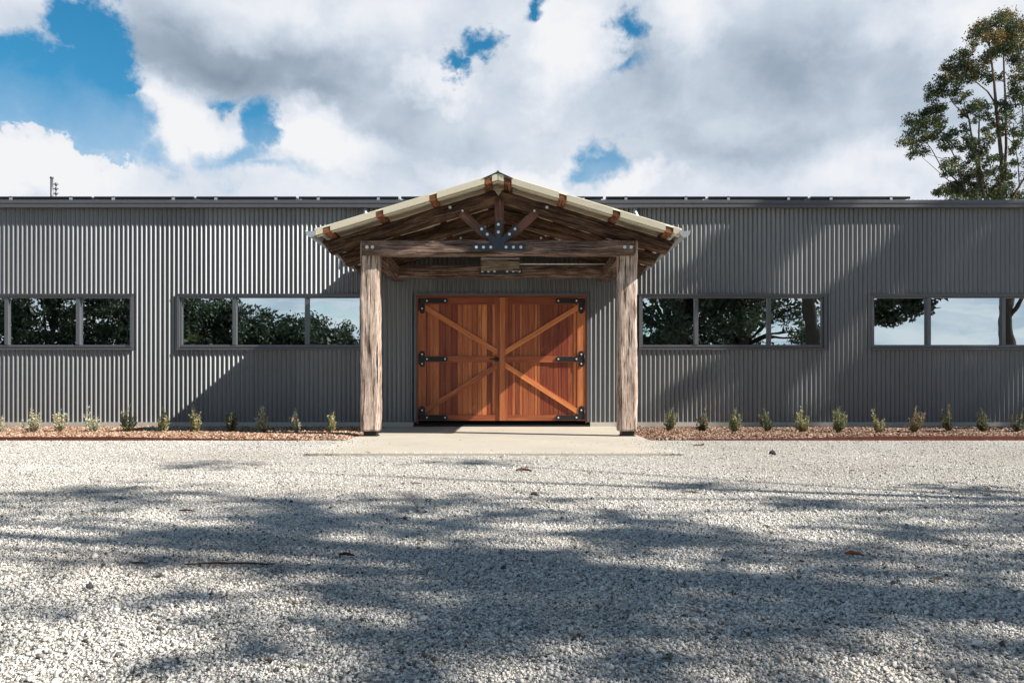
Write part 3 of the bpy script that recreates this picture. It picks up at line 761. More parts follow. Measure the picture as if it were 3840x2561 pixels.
# ------------------------------------------------------------------ solar panels on the roof edge
pan = None; k = 0; roof_sl = (4.35 - 3.745) / 5.03
def solar(x0, label):
    e = empty('solar_panel', (x0, 0.25, 3.80)); Lp, Wp = 1.685, 1.0
    def P(x, v, h): return (x, 0.25 + v, 3.838 + v * roof_sl + h)
    b = MB()
    b.hexa([P(x0 + 0.02, 0.02, 0), P(x0 + Lp - 0.02, 0.02, 0), P(x0 + Lp - 0.02, Wp, 0), P(x0 + 0.02, Wp, 0), P(x0 + 0.02, 0.02, 0.035), P(x0 + Lp - 0.02, 0.02, 0.035), P(x0 + Lp - 0.02, Wp, 0.035), P(x0 + 0.02, Wp, 0.035)])
    b.build('glass_face', 'panel_black', e)
    b = MB()
    b.hexa([P(x0, 0, -0.004), P(x0 + Lp, 0, -0.004), P(x0 + Lp, 0.018, -0.004), P(x0, 0.018, -0.004), P(x0, 0, 0.038), P(x0 + Lp, 0, 0.038), P(x0 + Lp, 0.018, 0.038), P(x0, 0.018, 0.038)])
    b.build('panel_frame', 'panel_frame', e)
    for q in (0.335, 1.35):
        b = MB(); b.box((x0 + q - 0.022, 0.225, 3.80), (x0 + q + 0.022, 0.249, 3.852)); b.box((x0 + q - 0.02, 0.230, 3.868), (x0 + q + 0.02, 0.249, 3.879)); b.build('clamp', 'clamp_alu', e)
    for q in (0.335, 1.35):
        b = MB(); b.box((x0 + q - 0.02, 0.26, 3.76), (x0 + q + 0.02, 0.30, 3.832)); b.build('foot', 'panel_frame', e)
    tag(e, label, 'solar panel', 'solar panels along the shed roof edge')
ords = ['leftmost solar panel on the roof edge, cut by the left side of the photo', 'black solar panel on the roof edge just right of the two antennas', 'solar panel above the gap between the two left windows', 'black solar panel above the wide left window next to the porch', 'solar panel on the roof just left of the porch gable, partly hidden by it',
        'solar panel behind the porch gable peak, hidden by the porch roof', 'solar panel just right of the porch gable on the roof edge', 'black solar panel above the window right of the porch', 'rightmost solar panel at the end of the row above the right wall']
s_roof = F / (CAM_D + 0.25)
for i in range(9):
    X = 350 - 384 + 384 * i
    solar((X - 1920) / s_roof + 0.01, ords[i])
# antennas far back on the roof
def antenna(X, Ytop, th, label, dashed):
    y = 3.0; x, _, zt = px(X, Ytop, y); z0 = 3.745 + roof_sl * (y + .03) - .02
    e = empty('roof_antenna', (x, y, z0)); b = MB(); b.tube([(x, y, z0), (x, y, zt)], th, 8)
    b.build('mast', 'trim_paint', e)
    if dashed:
        for zz in np.linspace(zt - 0.4, zt - 0.02, 5):
            b = MB(); b.tube([(x - 0.05, y, zz), (x + 0.05, y, zz)], 0.010, 6); b.tube([(x, y, zz - 0.03), (x, y, zz + 0.03)], 0.022, 8); b.build('element', 'trim_paint', e)
    else:
        b = MB(); b.tube([(x, y, zt), (x, y, zt + 0.03)], 0.035, 10); b.build('cap', 'trim_paint', e)
    tag(e, label, 'antenna')
antenna(194, 670, 0.028, 'tall plain grey pole antenna on the shed roof at the left', False)
antenna(210, 688, 0.008, 'thin shorter antenna with small rungs right beside the plain pole', True)

# ------------------------------------------------------------------ the porch
porch = empty('timber_porch', (XC, -1.4, 0))
tag(porch, 'gabled entrance porch of rough recycled timber with cream roof sheets and steel gusset', 'porch')
SL = 0.3035; PX = lambda r: XC + r
def rb(r): return 3.107 - SL * abs(r)               # underside of rafters
YF = -2.50
def truss(y, full=True, seed=1):
    # rafters, front face at y
    w = 0.17; d = 0.19
    cs = math.cos(math.atan(SL)); dv = d * cs
    for sg in (-1, 1):
        b = MB()
        zc = lambda r: rb(r) + d / 2
        r1 = 2.29
        p0 = Vector((PX(sg * 0.004), y + 0.03 + w / 2, zc(0.0))); p1 = Vector((PX(sg * r1), y + 0.03 + w / 2, zc(r1)))
        # plumb cut: shift each layer along the axis so that ends are vertical
        k = -SL * 1.0
        b.timber(p0, p1, w, dv, (0, 0, 1), 0.06, 0.008, seed + sg, 0.018, cut=(SL, SL) if True else None)
        b.build('rafter', 'rafter_timber', porch)
    if not full: return
    b = MB(); b.timber((PX(-1.81), y - 0.0 + 0.02, 2.496), (PX(1.80), y + 0.02, 2.496), 0.15, 0.198, (0, 0, 1), 0.06, 0.006, seed + 5, 0.012)
    beam = b.build('tie_beam', 'beam_timber', porch)
    for (r, z) in ((-1.733, 2.500), (-1.660, 2.500), (1.667, 2.500), (1.752, 2.500)): bolt((PX(r), y - 0.064, z), beam)
    b = MB(); b.timber((PX(0.008), y + 0.08, 2.598), (PX(0.008), y + 0.08, 3.16), 0.125, 0.12, (0, 1, 0), 0.06, 0.004, seed + 8, 0.010); b.build('king_post', 'strut_timber', porch)
    for sg in (-1, 1):
        b = MB(); b.timber((PX(sg * 0.02), y + 0.07, 2.53), (PX(sg * 0.50), y + 0.07, 2.53 + 0.455), 0.11, 0.10, (0, 1, 0), 0.06, 0.003, seed + 9 + sg, 0.010); b.build('strut', 'strut_timber', porch)
    # gusset plate in steel
    yp = y - 0.075
    g = MB(); ya, yb = yp, yp + 0.012
    g.box((PX(-0.345), ya, 2.448), (PX(0.345), yb, 2.543))
    g.box((PX(-0.041), ya - .0022, 2.50), (PX(0.041), yb - .0022, 2.845))
    dv_ = Vector((math.cos(R(43)), 0, math.sin(R(43))))
    for sg in (-1, 1):
        d_ = Vector((sg * dv_.x, 0, dv_.z)); p = Vector((PX(0), yp + 0.006 + .0015 * sg, 2.53)); g.bar(p, p + d_ * 0.345, 0.078, 0.0115, (0, 1, 0))
    # web filling the fan
    b0 = len(g.v)
    for yy in (ya + 0.0035, yb - 0.0035):
        g.v += [Vector((PX(-0.10), yy, 2.53)), Vector((PX(0.10), yy, 2.53)), Vector((PX(0.05), yy, 2.62)), Vector((PX(-0.05), yy, 2.62))]
    g.face([b0, b0 + 1, b0 + 2, b0 + 3]); g.face([b0 + 7, b0 + 6, b0 + 5, b0 + 4])
    gp = g.build('gusset_plate', 'gusset_steel', porch)
    for r in (-0.291, -0.195, -0.1, 0.102, 0.199, 0.297): bolt((PX(r), yp, 2.497), gp, 0.016)
    for z in (2.695, 2.795): bolt((PX(0.0), yp - 0.002, z), gp, 0.016)
    for sg in (-1, 1):
        for q in (0.20, 0.30):
            P = Vector((PX(sg * dv_.x * q), yp - 0.002, 2.53 + dv_.z * q)); bolt(P, gp, 0.015)
        for (r, z) in ((0.645, 3.045), (0.475, 2.995)): bolt((PX(sg * r), y + 0.026, z), porch, 0.016)
truss(YF, True, 11); truss(-0.43, True, 31); truss(-1.55, False, 51)
for (r, seed) in ((-1.715, 3), (1.725, 4)):
    b = MB(); b.timber((PX(r), YF + 0.135, 0.070), (PX(r), YF + 0.135, 2.60), 0.248, 0.245, (0, 1, 0), 0.030, 0.0085, seed, 0.020)
    po = b.build('post', 'post_timber', porch)
    s = MB(); s.box((PX(r) - 0.085, YF + 0.05, 0.004), (PX(r) + 0.085, YF + 0.22, 0.075)); s.box((PX(r) - 0.10, YF + 0.035, 0.001), (PX(r) + 0.10, YF + 0.235, 0.012)); s.build('post_stub', 'black_iron', po)
    b = MB(); b.timber((PX(r), YF + 0.262, 2.498), (PX(r), -0.02, 2.498), 0.19, 0.19, (0, 0, 1), 0.07, 0.006, seed + 20, 0.014); b.build('side_plate', 'beam_timber', porch)
# purlins
PH = 0.068
PR = (0.125, 0.832, 1.52, 2.20)
for sg in (-1, 1):
    for i, r in enumerate(PR):
        b = MB(); n_ = Vector((sg * SL, 0, 1)).normalized(); zc = rb(r) + 0.19 + PH / 2 + 0.004
        b.timber((PX(sg * r), -2.838, zc), (PX(sg * r), -0.03, zc), 0.095, PH, n_, 0.09, 0.0022, 60 + i + sg, 0.006)
        b.build('purlin', 'purlin_timber', porch)
# roof sheets: pans and ribs running down the slope
def zr(r, h=0): return 3.107 + 0.19 + PH + 0.012 - SL * abs(r) + h
yprof = []
y = -2.845
while y < -0.12:
    yprof += [(y, 0.0), (y + 0.020, 0.0), (y + 0.032, 0.028), (y + 0.052, 0.028), (y + 0.064, 0.0)]
    for q in (0.075, 0.13): yprof += [(y + q, 0.0), (y + q + 0.006, 0.004), (y + q + 0.018, 0.004), (y + q + 0.024, 0.0)]
    y += 0.19
yprof += [(-0.025, 0.0)]
yprof = [p for p in yprof if p[0] <= -0.0249]
for sg in (-1, 1):
    b = MB(); rs = (0.0, 0.8, 1.6, 2.36)
    for r in rs:
        for (yy, h) in yprof: b.v.append(Vector((PX(sg * r), yy, zr(r, h))))
    n = len(yprof)
    for i in range(len(rs) - 1):
        for k in range(n - 1): b.face([i * n + k, i * n + k + 1, (i + 1) * n + k + 1, (i + 1) * n + k])
    o = b.build('roof_sheet', 'cream_sheet', porch)
    md = o.modifiers.new('thick', 'SOLIDIFY'); md.thickness = 0.0015
    # rake trim between purlin ends
    cuts = [0.0] + list(PR) + [2.34]
    for a, c in zip(cuts[:-1], cuts[1:]):
        r0 = a + (0.050 if a > 0 else 0.004); r1 = c - (0.050 if c < 2.3 else 0)
        if r1 - r0 < 0.02: continue
        b = MB()
        def q(r, dz, yy): return (PX(sg * r), yy, zr(r) + dz)
        b.hexa([q(r0, -0.066, -2.842), q(r1, -0.066, -2.842), q(r1, -0.066, -2.832), q(r0, -0.066, -2.832), q(r0, 0.012, -2.850), q(r1, 0.012, -2.850), q(r1, 0.012, -2.846), q(r0, 0.012, -2.846)])
        b.hexa([q(r0, -0.070, -2.79), q(r1, -0.070, -2.79), q(r1, -0.070, -2.72), q(r0, -0.070, -2.72), q(r0, -0.058, -2.79), q(r1, -0.058, -2.79), q(r1, -0.058, -2.72), q(r0, -0.058, -2.72)])
        b.build('rake_trim', 'cream_sheet', porch)
b = MB()
rp = [(-0.19, 0.0), (-0.19, 0.010), (-0.02, 0.062), (-0.012, 0.076), (0.012, 0.076), (0.02, 0.062), (0.19, 0.010), (0.19, 0.0), (0.0, 0.057)]
pr = [(PX(r), 0, zr(r, 0.0) * 1.0 + (h if abs(r) > 0.1 else 0.03 + (h - 0.057))) for r, h in rp]
pr[-1] = (PX(0), 0, zr(0, 0.026))
b.extrude(pr, [(0, -2.858, 0), (0, -0.03, 0)]); b.build('ridge_cap', 'ridge_metal', porch)
# half round gutters with end discs
for sg in (-1, 1):
    cx, cz, rr_ = PX(sg * 2.392), 2.648, 0.066
    b = MB(); arc = [(cx + rr_ * math.cos(a), 0, cz + rr_ * 1.15 * math.sin(a)) for a in np.linspace(math.pi, 2 * math.pi, 15)]
    arc2 = [(cx + (rr_ - 0.003) * math.cos(a), 0, cz + (rr_ - 0.003) * 1.15 * math.sin(a)) for a in np.linspace(2 * math.pi, math.pi, 15)]
    b.extrude(arc + arc2, [(0, -2.870, 0), (0, -0.03, 0)])
    b.build('porch_gutter', 'galvanised', porch)
    for ye in (-2.875, -0.028):
        e = MB(); e.extrude([(cx + (rr_ + .003) * math.cos(a), 0, cz + (rr_ + .003) * 1.15 * math.sin(a)) for a in np.linspace(math.pi, 2 * math.pi, 15)], [(0, ye, 0), (0, ye + 0.004, 0)]); e.build('end_cap', 'galvanised', porch)
    # bead
    b = MB(); b.tube([(cx + sg * rr_, -2.87, cz + 0.004), (cx + sg * rr_, -0.03, cz + 0.004)], 0.008, 8); b.build('gutter_bead', 'galvanised', porch)
b = MB(); b.tube([(PX(0.28), -0.50, 2.612), (PX(1.66), -0.50, 2.612)], 0.010, 8); b.build('pale_rod', 'off_white', porch)  # thin pale rod along the top of the rear tie beam

# hanging timber block behind the front beam
blk = empty('hanging_block', (PX(0.0) + 0.01, -1.45, 2.36))
b = MB(); b.timber((PX(-0.27), -1.45, 2.462), (PX(0.29), -1.45, 2.462), 0.16, 0.20, (0, 0, 1), 0.03, 0.014, 77, 0.03); b.build('timber_block', 'block_timber', blk)
for r in (-0.18, 0.2):
    b = MB(); b.tube([(PX(r), -1.45, 2.55), (PX(r), -1.45, rb(r) + 0.02)], 0.006, 8); b.build('hanger_rod', 'black_iron', blk)
b = MB(); b.box((PX(-0.272), -1.54, 2.516), (PX(0.292), -1.532, 2.526)); b.build('edge_strip', 'galvanised', blk)
tag(blk, 'short weathered grey brown timber block hung under the porch gable behind the front beam', 'timber block')

# potted plant inside the second window
pp = empty('potted_plant', (wx(712), 0.24, WZ0 + 0.08)); x_, z_ = wx(716), WZ0 + 0.085
b = MB(); b.tube([(x_, 0.26, z_), (x_, 0.26, z_ + 0.10)], [0.06, 0.085], 18); b.build('pot', 'pot_grey', pp)
b = MB()
def pleaf(p0, d, L_, w_, col):
    d = Vector(d).normalized(); s_ = d.cross(Vector((0, 1, 0.2))).normalized(); n = 5; i0 = len(b.v)
    for i in range(n + 1):
        t_ = i / n; c = Vector(p0) + d * L_ * t_ + Vector((0, -0.02, -0.10 * t_ * t_)) * 0.6; ww = w_ * math.sin(math.pi * min(0.97, 0.12 + t_ * 0.85))
        b.v += [c - s_ * ww, c + s_ * ww]
    for i in range(n): b.face([i0 + 2 * i, i0 + 2 * i + 1, i0 + 2 * i + 3, i0 + 2 * i + 2], None, col, True)
for d, l, w_ in (((-1, -.2, .9), .17, .03), ((1, -.2, .25), .20, .034), ((-1, -.3, .0), .17, .036), ((.3, -.2, 1), .14, .028), ((.9, -.5, .8), .13, .03)):
    pleaf((x_, 0.24, z_ + 0.12), d, l, w_, (0.72, 0.85, 0.25))
b.build('leaves', 'leaf', pp)
pp.location.y -= 0.10
tag(pp, 'small bright green plant in a grey pot behind the glass of the left window', 'potted plant')

# ------------------------------------------------------------------ mulch beds and edging
def mulch(xa, xb, yfront, seed, cols, label, corner):
    rng = np.random.default_rng(seed)
    # mounded soil
    nx, ny = 160, 30; V = []
    def hgt(x, y):
        e = min(1, max(0, (y - yfront) / 0.25)); e2 = min(1, max(0, (xb - x) / 0.3)) if corner == 'r' else min(1, max(0, (x - xa) / 0.3))
        bk = min(1, max(0.25, (-0.02 - y) / 0.8))
        return -0.024 + e * e2 * bk * (0.028 + 0.022 * noise.noise(Vector((x * 0.9, y * 1.3, seed))))
    b = MB()
    for j in range(ny + 1):
        for i in range(nx + 1):
            x = xa + (xb - xa) * i / nx; y = yfront + (-0.014 - yfront) * j / ny; b.v.append(Vector((x, y, hgt(x, y) - (0.01 if j in (0,) else 0))))
    for j in range(ny):
        for i in range(nx): b.face([j * (nx + 1) + i, j * (nx + 1) + i + 1, (j + 1) * (nx + 1) + i + 1, (j + 1) * (nx + 1) + i], None, (0, 0, 0), True)
    g = b.build('bed_soil', 'mulch_soil'); tag(g, kind='structure')
    n = int((xb - xa) * (-yfront) * 1500)
    xs = rng.uniform(xa, xb, n); ys = yfront + (-yfront - 0.03) * rng.random(n) ** 1.15
    # ragged spill of chips past the inner end
    if corner == 'r': xs = np.minimum(xs, xb - 0.05 + 0.12 * rng.random(n))
    L_ = rng.uniform(0.008, 0.028, n); W_ = L_ * rng.uniform(0.3, 0.7, n); T_ = rng.uniform(0.003, 0.009, n)
    cube = np.array([[-1, -1, -1], [1, -1, -1], [1, 1, -1], [-1, 1, -1], [-.8, -.9, 1], [.9, -.8, 1], [.8, .9, 1], [-.9, .8, 1]], float)
    V = cube[None] * np.stack([L_, W_, T_], 1)[:, None, :]
    yaw = rng.uniform(0, 2 * np.pi, n); pit = rng.normal(0, 0.42, n); rol = rng.normal(0, 0.4, n)
    cy, sy = np.cos(yaw), np.sin(yaw); cp, sp_ = np.cos(pit), np.sin(pit); cr_, sr = np.cos(rol), np.sin(rol)
    Rz = np.zeros((n, 3, 3)); Rz[:, 0, 0] = cy; Rz[:, 0, 1] = -sy; Rz[:, 1, 0] = sy; Rz[:, 1, 1] = cy; Rz[:, 2, 2] = 1
    Ry = np.zeros((n, 3, 3)); Ry[:, 0, 0] = cp; Ry[:, 0, 2] = sp_; Ry[:, 2, 0] = -sp_; Ry[:, 2, 2] = cp; Ry[:, 1, 1] = 1
    Rx = np.zeros((n, 3, 3)); Rx[:, 1, 1] = cr_; Rx[:, 1, 2] = -sr; Rx[:, 2, 1] = sr; Rx[:, 2, 2] = cr_; Rx[:, 0, 0] = 1
    V = np.einsum('nij,nkj->nki', Rz @ Ry @ Rx, V)
    hz = np.array([hgt(x, y) for x, y in zip(xs, ys)]) + rng.uniform(0.0, 0.016, n)
    V += np.stack([xs, ys, hz], 1)[:, None, :]
    fc = np.array([[0, 3, 2, 1], [4, 5, 6, 7], [0, 1, 5, 4], [1, 2, 6, 5], [2, 3, 7, 6], [3, 0, 4, 7]])
    Fc = (fc[None] + (np.arange(n) * 8)[:, None, None]).reshape(-1, 4)
    ci = rng.integers(0, len(cols), n); tint = np.array(cols)[ci] * rng.uniform(0.4, 1.0, (n, 1))
    o = np_mesh('mulch', V.reshape(-1, 3), Fc, 4, np.repeat(tint, 6, 0).clip(0, 1), 'mulch_chip')
    tag(o, label, 'mulch', kind='stuff')
    return hgt
COLS_SUNLIT = [(0.62, 0.42, 0.29), (0.52, 0.31, 0.20), (0.72, 0.56, 0.42), (0.34, 0.17, 0.10), (0.44, 0.24, 0.14), (0.22, 0.12, 0.08), (0.66, 0.48, 0.36)]  # left bed: sunlight is put into the chip colours
COLS_SHADED = [(0.46, 0.31, 0.22), (0.36, 0.21, 0.14), (0.52, 0.42, 0.33), (0.24, 0.12, 0.08), (0.28, 0.16, 0.10), (0.15, 0.09, 0.06)]  # right bed: same chips darkened, its shade is put into the colour
hL = mulch(-12.0, -2.04, -2.86, 3, COLS_SUNLIT, 'wood chip mulch in sunlit tan covering the garden bed left of the porch', 'r')
hR = mulch(1.69, 12.0, -2.86, 4, COLS_SHADED, 'wood chip mulch in shaded brown covering the garden bed right of the porch', 'l')
def edging(xa, xb, y, name_label, seed, rise):
    b = MB(); n = 60
    prof_top = []
    for i in range(n + 1):
        x = xa + (xb - xa) * i / n; t = (x - xa) / (xb - xa)
        yy = y + 0.02 * noise.noise(Vector((x * 0.7, seed, 0))); zt = -0.025 + rise(x) + 0.006 * noise.noise(Vector((x * 3, seed, 2)))
        b.v += [Vector((x, yy, -0.06)), Vector((x, yy, zt)), Vector((x, yy + 0.035, zt)), Vector((x, yy + 0.035, -0.06))]
    for i in range(n):
        for k in range(4): b.face([i * 4 + k, i * 4 + (k + 1) % 4, (i + 1) * 4 + (k + 1) % 4, (i + 1) * 4 + k][::-1])
    b.face([0, 1, 2, 3]); b.face([n * 4 + 3, n * 4 + 2, n * 4 + 1, n * 4])
    o = b.build('garden_edging', 'rusty_edge', None, ((xa + xb) / 2, y, 0)); tag(o, name_label, 'edging', 'rusty garden bed edgings')
edging(-12, -2.75, -2.90, 'low rusty red edging strip along the front of the left mulch bed', 1, lambda x: 0.045 if x < -5 else 0.045 - 0.030 * min(1, (x + 5) / 1.5))
edging(2.3, 12, -2.90, 'low rusty red edging strip along the front of the right mulch bed', 2, lambda x: 0.02 + 0.035 * min(1, max(0, (x - 3.2) / 1.6)))

# ------------------------------------------------------------------ leaves helper
def leaf_cloud(clumps, size, seed, colf, density=1.0, aspect=2.4, droop=0.3):
    """clumps: (x,y,z,rx,ry,rz,n)"""
    rng = np.random.default_rng(seed); Vs = []; Ts = []
    for (x, y, z, rx, ry, rz, n) in clumps:
        n = int(n * density)
        if n < 1: continue
        d = rng.normal(size=(n, 3)); d /= np.linalg.norm(d, axis=1, keepdims=True)
        rad = rng.random(n) ** 0.55
        P = d * rad[:, None] * np.array([rx, ry, rz]) * rng.uniform(0.8, 1.1, (n, 1)) + np.array([x, y, z])
        a = rng.normal(size=(n, 3)); a[:, 2] -= droop; a /= np.linalg.norm(a, axis=1, keepdims=True)
        bb = np.cross(a, rng.normal(size=(n, 3))); bb /= np.linalg.norm(bb, axis=1, keepdims=True)
        s = size * rng.uniform(0.6, 1.4, (n, 1)); A = a * s; B = bb * s / aspect
        Vs.append(np.stack([P - A, P + B, P + A, P - B], 1)); Ts.append(colf(rng, n, P, (x, y, z), d, rad))
    V = np.concatenate(Vs); T = np.concatenate(Ts)
    return V.reshape(-1, 3), np.arange(len(V) * 4).reshape(-1, 4), T

def gum_cols(rng, n, P, c, d, rad):
    k = rng.random()
    base = np.array([[0.048, 0.068, 0.030], [0.070, 0.090, 0.036], [0.034, 0.052, 0.034], [0.10, 0.105, 0.038]])[rng.choice(4, p=[.35, .25, .28, .12])]
    t = base[None] * rng.uniform(0.6, 1.6, (n, 1)); r = rng.random(n) < 0.05; t[r] = np.array([0.26, 0.13, 0.05]); return t.clip(0, 1)

# ------------------------------------------------------------------ the gum tree behind the shed
def tree_behind():
    YT = 27.0; s = F / (CAM_D + YT)
    rnd = random.Random(21)
    def Pt(u, v, dy=0.0):
        X = 3340 + u / 2.01; Y = v / 2.01
        k = (CAM_D + YT + dy) / (CAM_D + YT)
        return Vector(((X - 1920) / s * k, YT + dy, CAM_H + (1450 - Y) / s * k))
    base = Vector((25.6, YT, 0)); root = empty('eucalyptus_tree', base)
    tag(root, 'tall eucalyptus with airy green crown rising behind the shed roof at the right', 'tree')
    m = 1 / (2.01 * s)
    cl = [(840, 170, 110, 80), (880, 130, 50, 40), (700, 200, 85, 60), (640, 260, 70, 60), (620, 350, 35, 40), (750, 280, 80, 60), (850, 270, 90, 70), (960, 190, 60, 50), (780, 370, 60, 50), (860, 360, 70, 60), (940, 300, 70, 80), (1010, 260, 70, 90),
          (700, 440, 75, 45), (900, 440, 70, 50), (980, 430, 60, 80), (960, 560, 60, 60), (1020, 620, 60, 80), (940, 660, 60, 50), (920, 720, 45, 50), (990, 760, 50, 50), (680, 540, 65, 45), (740, 590, 50, 40), (830, 590, 30, 40),
          (540, 430, 80, 45), (480, 480, 60, 50), (420, 505, 50, 45), (560, 520, 70, 45), (620, 500, 60, 45), (520, 590, 70, 50), (440, 590, 60, 50), (380, 610, 45, 40), (600, 590, 50, 35),
          (330, 680, 55, 55), (310, 730, 50, 45), (400, 680, 60, 45), (470, 680, 50, 45), (500, 750, 40, 40), (575, 720, 30, 30),
          (380, 820, 55, 40), (330, 830, 60, 40), (270, 850, 60, 45), (210, 900, 60, 45), (160, 920, 50, 50), (150, 1000, 55, 50), (230, 970, 65, 55), (310, 930, 60, 50), (370, 890, 45, 40), (140, 1080, 60, 50), (220, 1070, 65, 50), (300, 1040, 55, 50), (170, 1150, 50, 35), (240, 1140, 50, 35), (360, 970, 40, 40),
          (400, 1040, 60, 50), (450, 1090, 55, 40), (480, 1000, 40, 35), (400, 1110, 40, 25), (540, 870, 25, 40), (560, 970, 30, 35), (640, 800, 70, 40), (700, 830, 50, 45), (600, 840, 40, 35), (740, 880, 35, 40), (640, 900, 40, 40), (770, 940, 35, 40), (740, 1040, 50, 50), (720, 990, 35, 30),
          (580, 1060, 60, 45), (640, 1060, 40, 35), (620, 1130, 60, 45), (690, 1140, 55, 40), (560, 1120, 45, 35), (840, 800, 60, 40), (880, 830, 50, 40), (820, 870, 45, 40), (900, 900, 35, 35), (850, 950, 35, 30), (820, 1010, 30, 35), (940, 1000, 40, 30), (990, 1030, 40, 55), (960, 1080, 30, 25), (920, 1140, 20, 35),
          (430, 1240, 55, 45), (480, 1210, 40, 30), (420, 1300, 45, 35), (500, 1290, 50, 40), (560, 1240, 40, 40), (600, 1200, 45, 40), (560, 1340, 60, 45), (620, 1300, 55, 50), (680, 1240, 55, 50), (700, 1330, 60, 50), (760, 1200, 45, 35), (760, 1290, 50, 45), (830, 1190, 35, 30), (850, 1270, 50, 40), (820, 1350, 55, 45), (880, 1330, 40, 40), (940, 1230, 30, 20),
          (460, 1400, 60, 35), (400, 1440, 55, 28), (350, 1460, 40, 18), (540, 1400, 60, 45), (620, 1400, 60, 45), (700, 1410, 60, 45), (780, 1420, 60, 40), (860, 1430, 55, 40), (910, 1400, 25, 30), (500, 1460, 90, 30), (640, 1470, 90, 30), (780, 1480, 90, 30), (910, 1330, 20, 20), (960, 1480, 60, 22)]
    clumps = []
    for (u, v, ru, rv) in cl:
        dy = rnd.uniform(-1.8, 1.8)
        for k in range(7):
            a = rnd.uniform(0, 6.28); q = rnd.random() ** 0.5; p = Pt(u + ru * q * math.cos(a) * .85, v + rv * q * math.sin(a) * .85, dy + rnd.uniform(-.6, .6))
            r_ = rnd.uniform(0.24, 0.46) * max(ru, 40) / 62 * 0.95
            clumps.append((p.x, p.y, p.z, r_, r_, r_ * 0.75, 30 * (r_ / 0.35) ** 2))
    # right part beyond the frame
    for k in range(160):
        u, v = rnd.uniform(1010, 1500), rnd.uniform(200, 1480)
        if ((u - 1000) / 480) ** 2 + ((v - 820) / 700) ** 2 > 1: continue
        p = Pt(u, v, rnd.uniform(-2.5, 2.5)); r_ = rnd.uniform(0.4, 0.8); clumps.append((p.x, p.y, p.z, r_, r_, r_ * .8, 60))
    # lower foliage hidden behind the roof keeps the crown whole from elsewhere
    for k in range(60):
        p = Pt(rnd.uniform(450, 1200), rnd.uniform(1500, 1800), rnd.uniform(-2, 2)); r_ = rnd.uniform(0.4, 0.8); clumps.append((p.x, p.y, p.z, r_, r_, r_ * .8, 50))
    def colf(rng, n, P, c, d, rad):
        t = gum_cols(rng, n, P, c, d, rad)
        t = t * 1.55
        if c[2] > 17 and rng.random() < 0.30: t = np.array([[0.20, 0.14, 0.045]]) * rng.uniform(.6, 1.5, (n, 1))
        return t
    V, Fc, T = leaf_cloud(clumps, 0.062, 5, colf, 2.9, 2.2)
    np_mesh('crown', V, Fc, 4, T, 'leaf', root, base)
    b = MB()
    def limb(pts, r0, r1):
        P = [Pt(*p) if len(p) < 3 or not isinstance(p, Vector) else p for p in pts]; n = len(P)
        b.tube(P, [(r0 + (r1 - r0) * i / (n - 1)) * 0.5 for i in range(n)], 9)
    limb([(880, 2560, 0), (860, 1900, 0), (850, 1480, 0), (840, 1250, 0), (815, 1000, 0), (795, 820, 0), (780, 620, 0), (755, 430, 0), (745, 330, 0)], 0.30, 0.06)
    limb([(850, 1480, 0), (870, 1100, .3), (866, 780, .4), (855, 560, .4), (850, 400, .3), (845, 200, .2)], 0.15, 0.05)
    limb([(795, 790, 0), (730, 690, -.3), (650, 625, -.5), (590, 590, -.5), (540, 540, -.5)], 0.09, 0.03)
    limb([(860, 1700, 0), (700, 1480, -.4), (664, 1200, -.5), (665, 1000, -.5), (668, 860, -.4), (660, 800, -.4)], 0.14, 0.04)
    limb([(700, 1480, -.4), (640, 1200, -.2), (605, 1000, 0), (590, 900, .2), (530, 840, .3), (480, 790, .3), (420, 700, .2)], 0.12, 0.03)
    limb([(590, 900, .2), (560, 810, .1), (545, 720, 0), (500, 640, 0)], 0.07, 0.025)
    limb([(780, 1650, 0), (560, 1440, 0), (515, 1300, -.2), (480, 1180, -.3), (430, 1080, -.3), (330, 980, -.2)], 0.11, 0.03)
    limb([(560, 1420, 0), (450, 1320, .2), (370, 1240, .3), (310, 1130, .3), (250, 1050, .3)], 0.08, 0.025)
    limb([(560, 1440, 0), (420, 1350, -.3), (320, 1260, -.4), (235, 1185, -.4)], 0.05, 0.015)
    limb([(430, 1210, .2), (330, 1180, .2), (250, 1150, .1)], 0.035, 0.015)
    limb([(860, 1700, 0), (930, 1470, .3), (1010, 1340, .4), (1100, 1100, .4), (1130, 800, .3)], 0.14, 0.06)
    limb([(970, 1400, .3), (960, 1230, .4), (935, 1080, .4), (900, 960, .4), (880, 880, .4)], 0.06, 0.025)
    limb([(920, 1080, .4), (860, 1020, .3), (800, 990, .3)], 0.04, 0.015)
    limb([(1130, 1000, .4), (1000, 900, .5), (990, 760, .5), (965, 560, .4), (960, 400, .3)], 0.07, 0.03)
    limb([(990, 850, .5), (940, 800, .4), (910, 760, .3)], 0.03, 0.012)
    b.build('trunk', 'bark', root, base)
tree_behind()

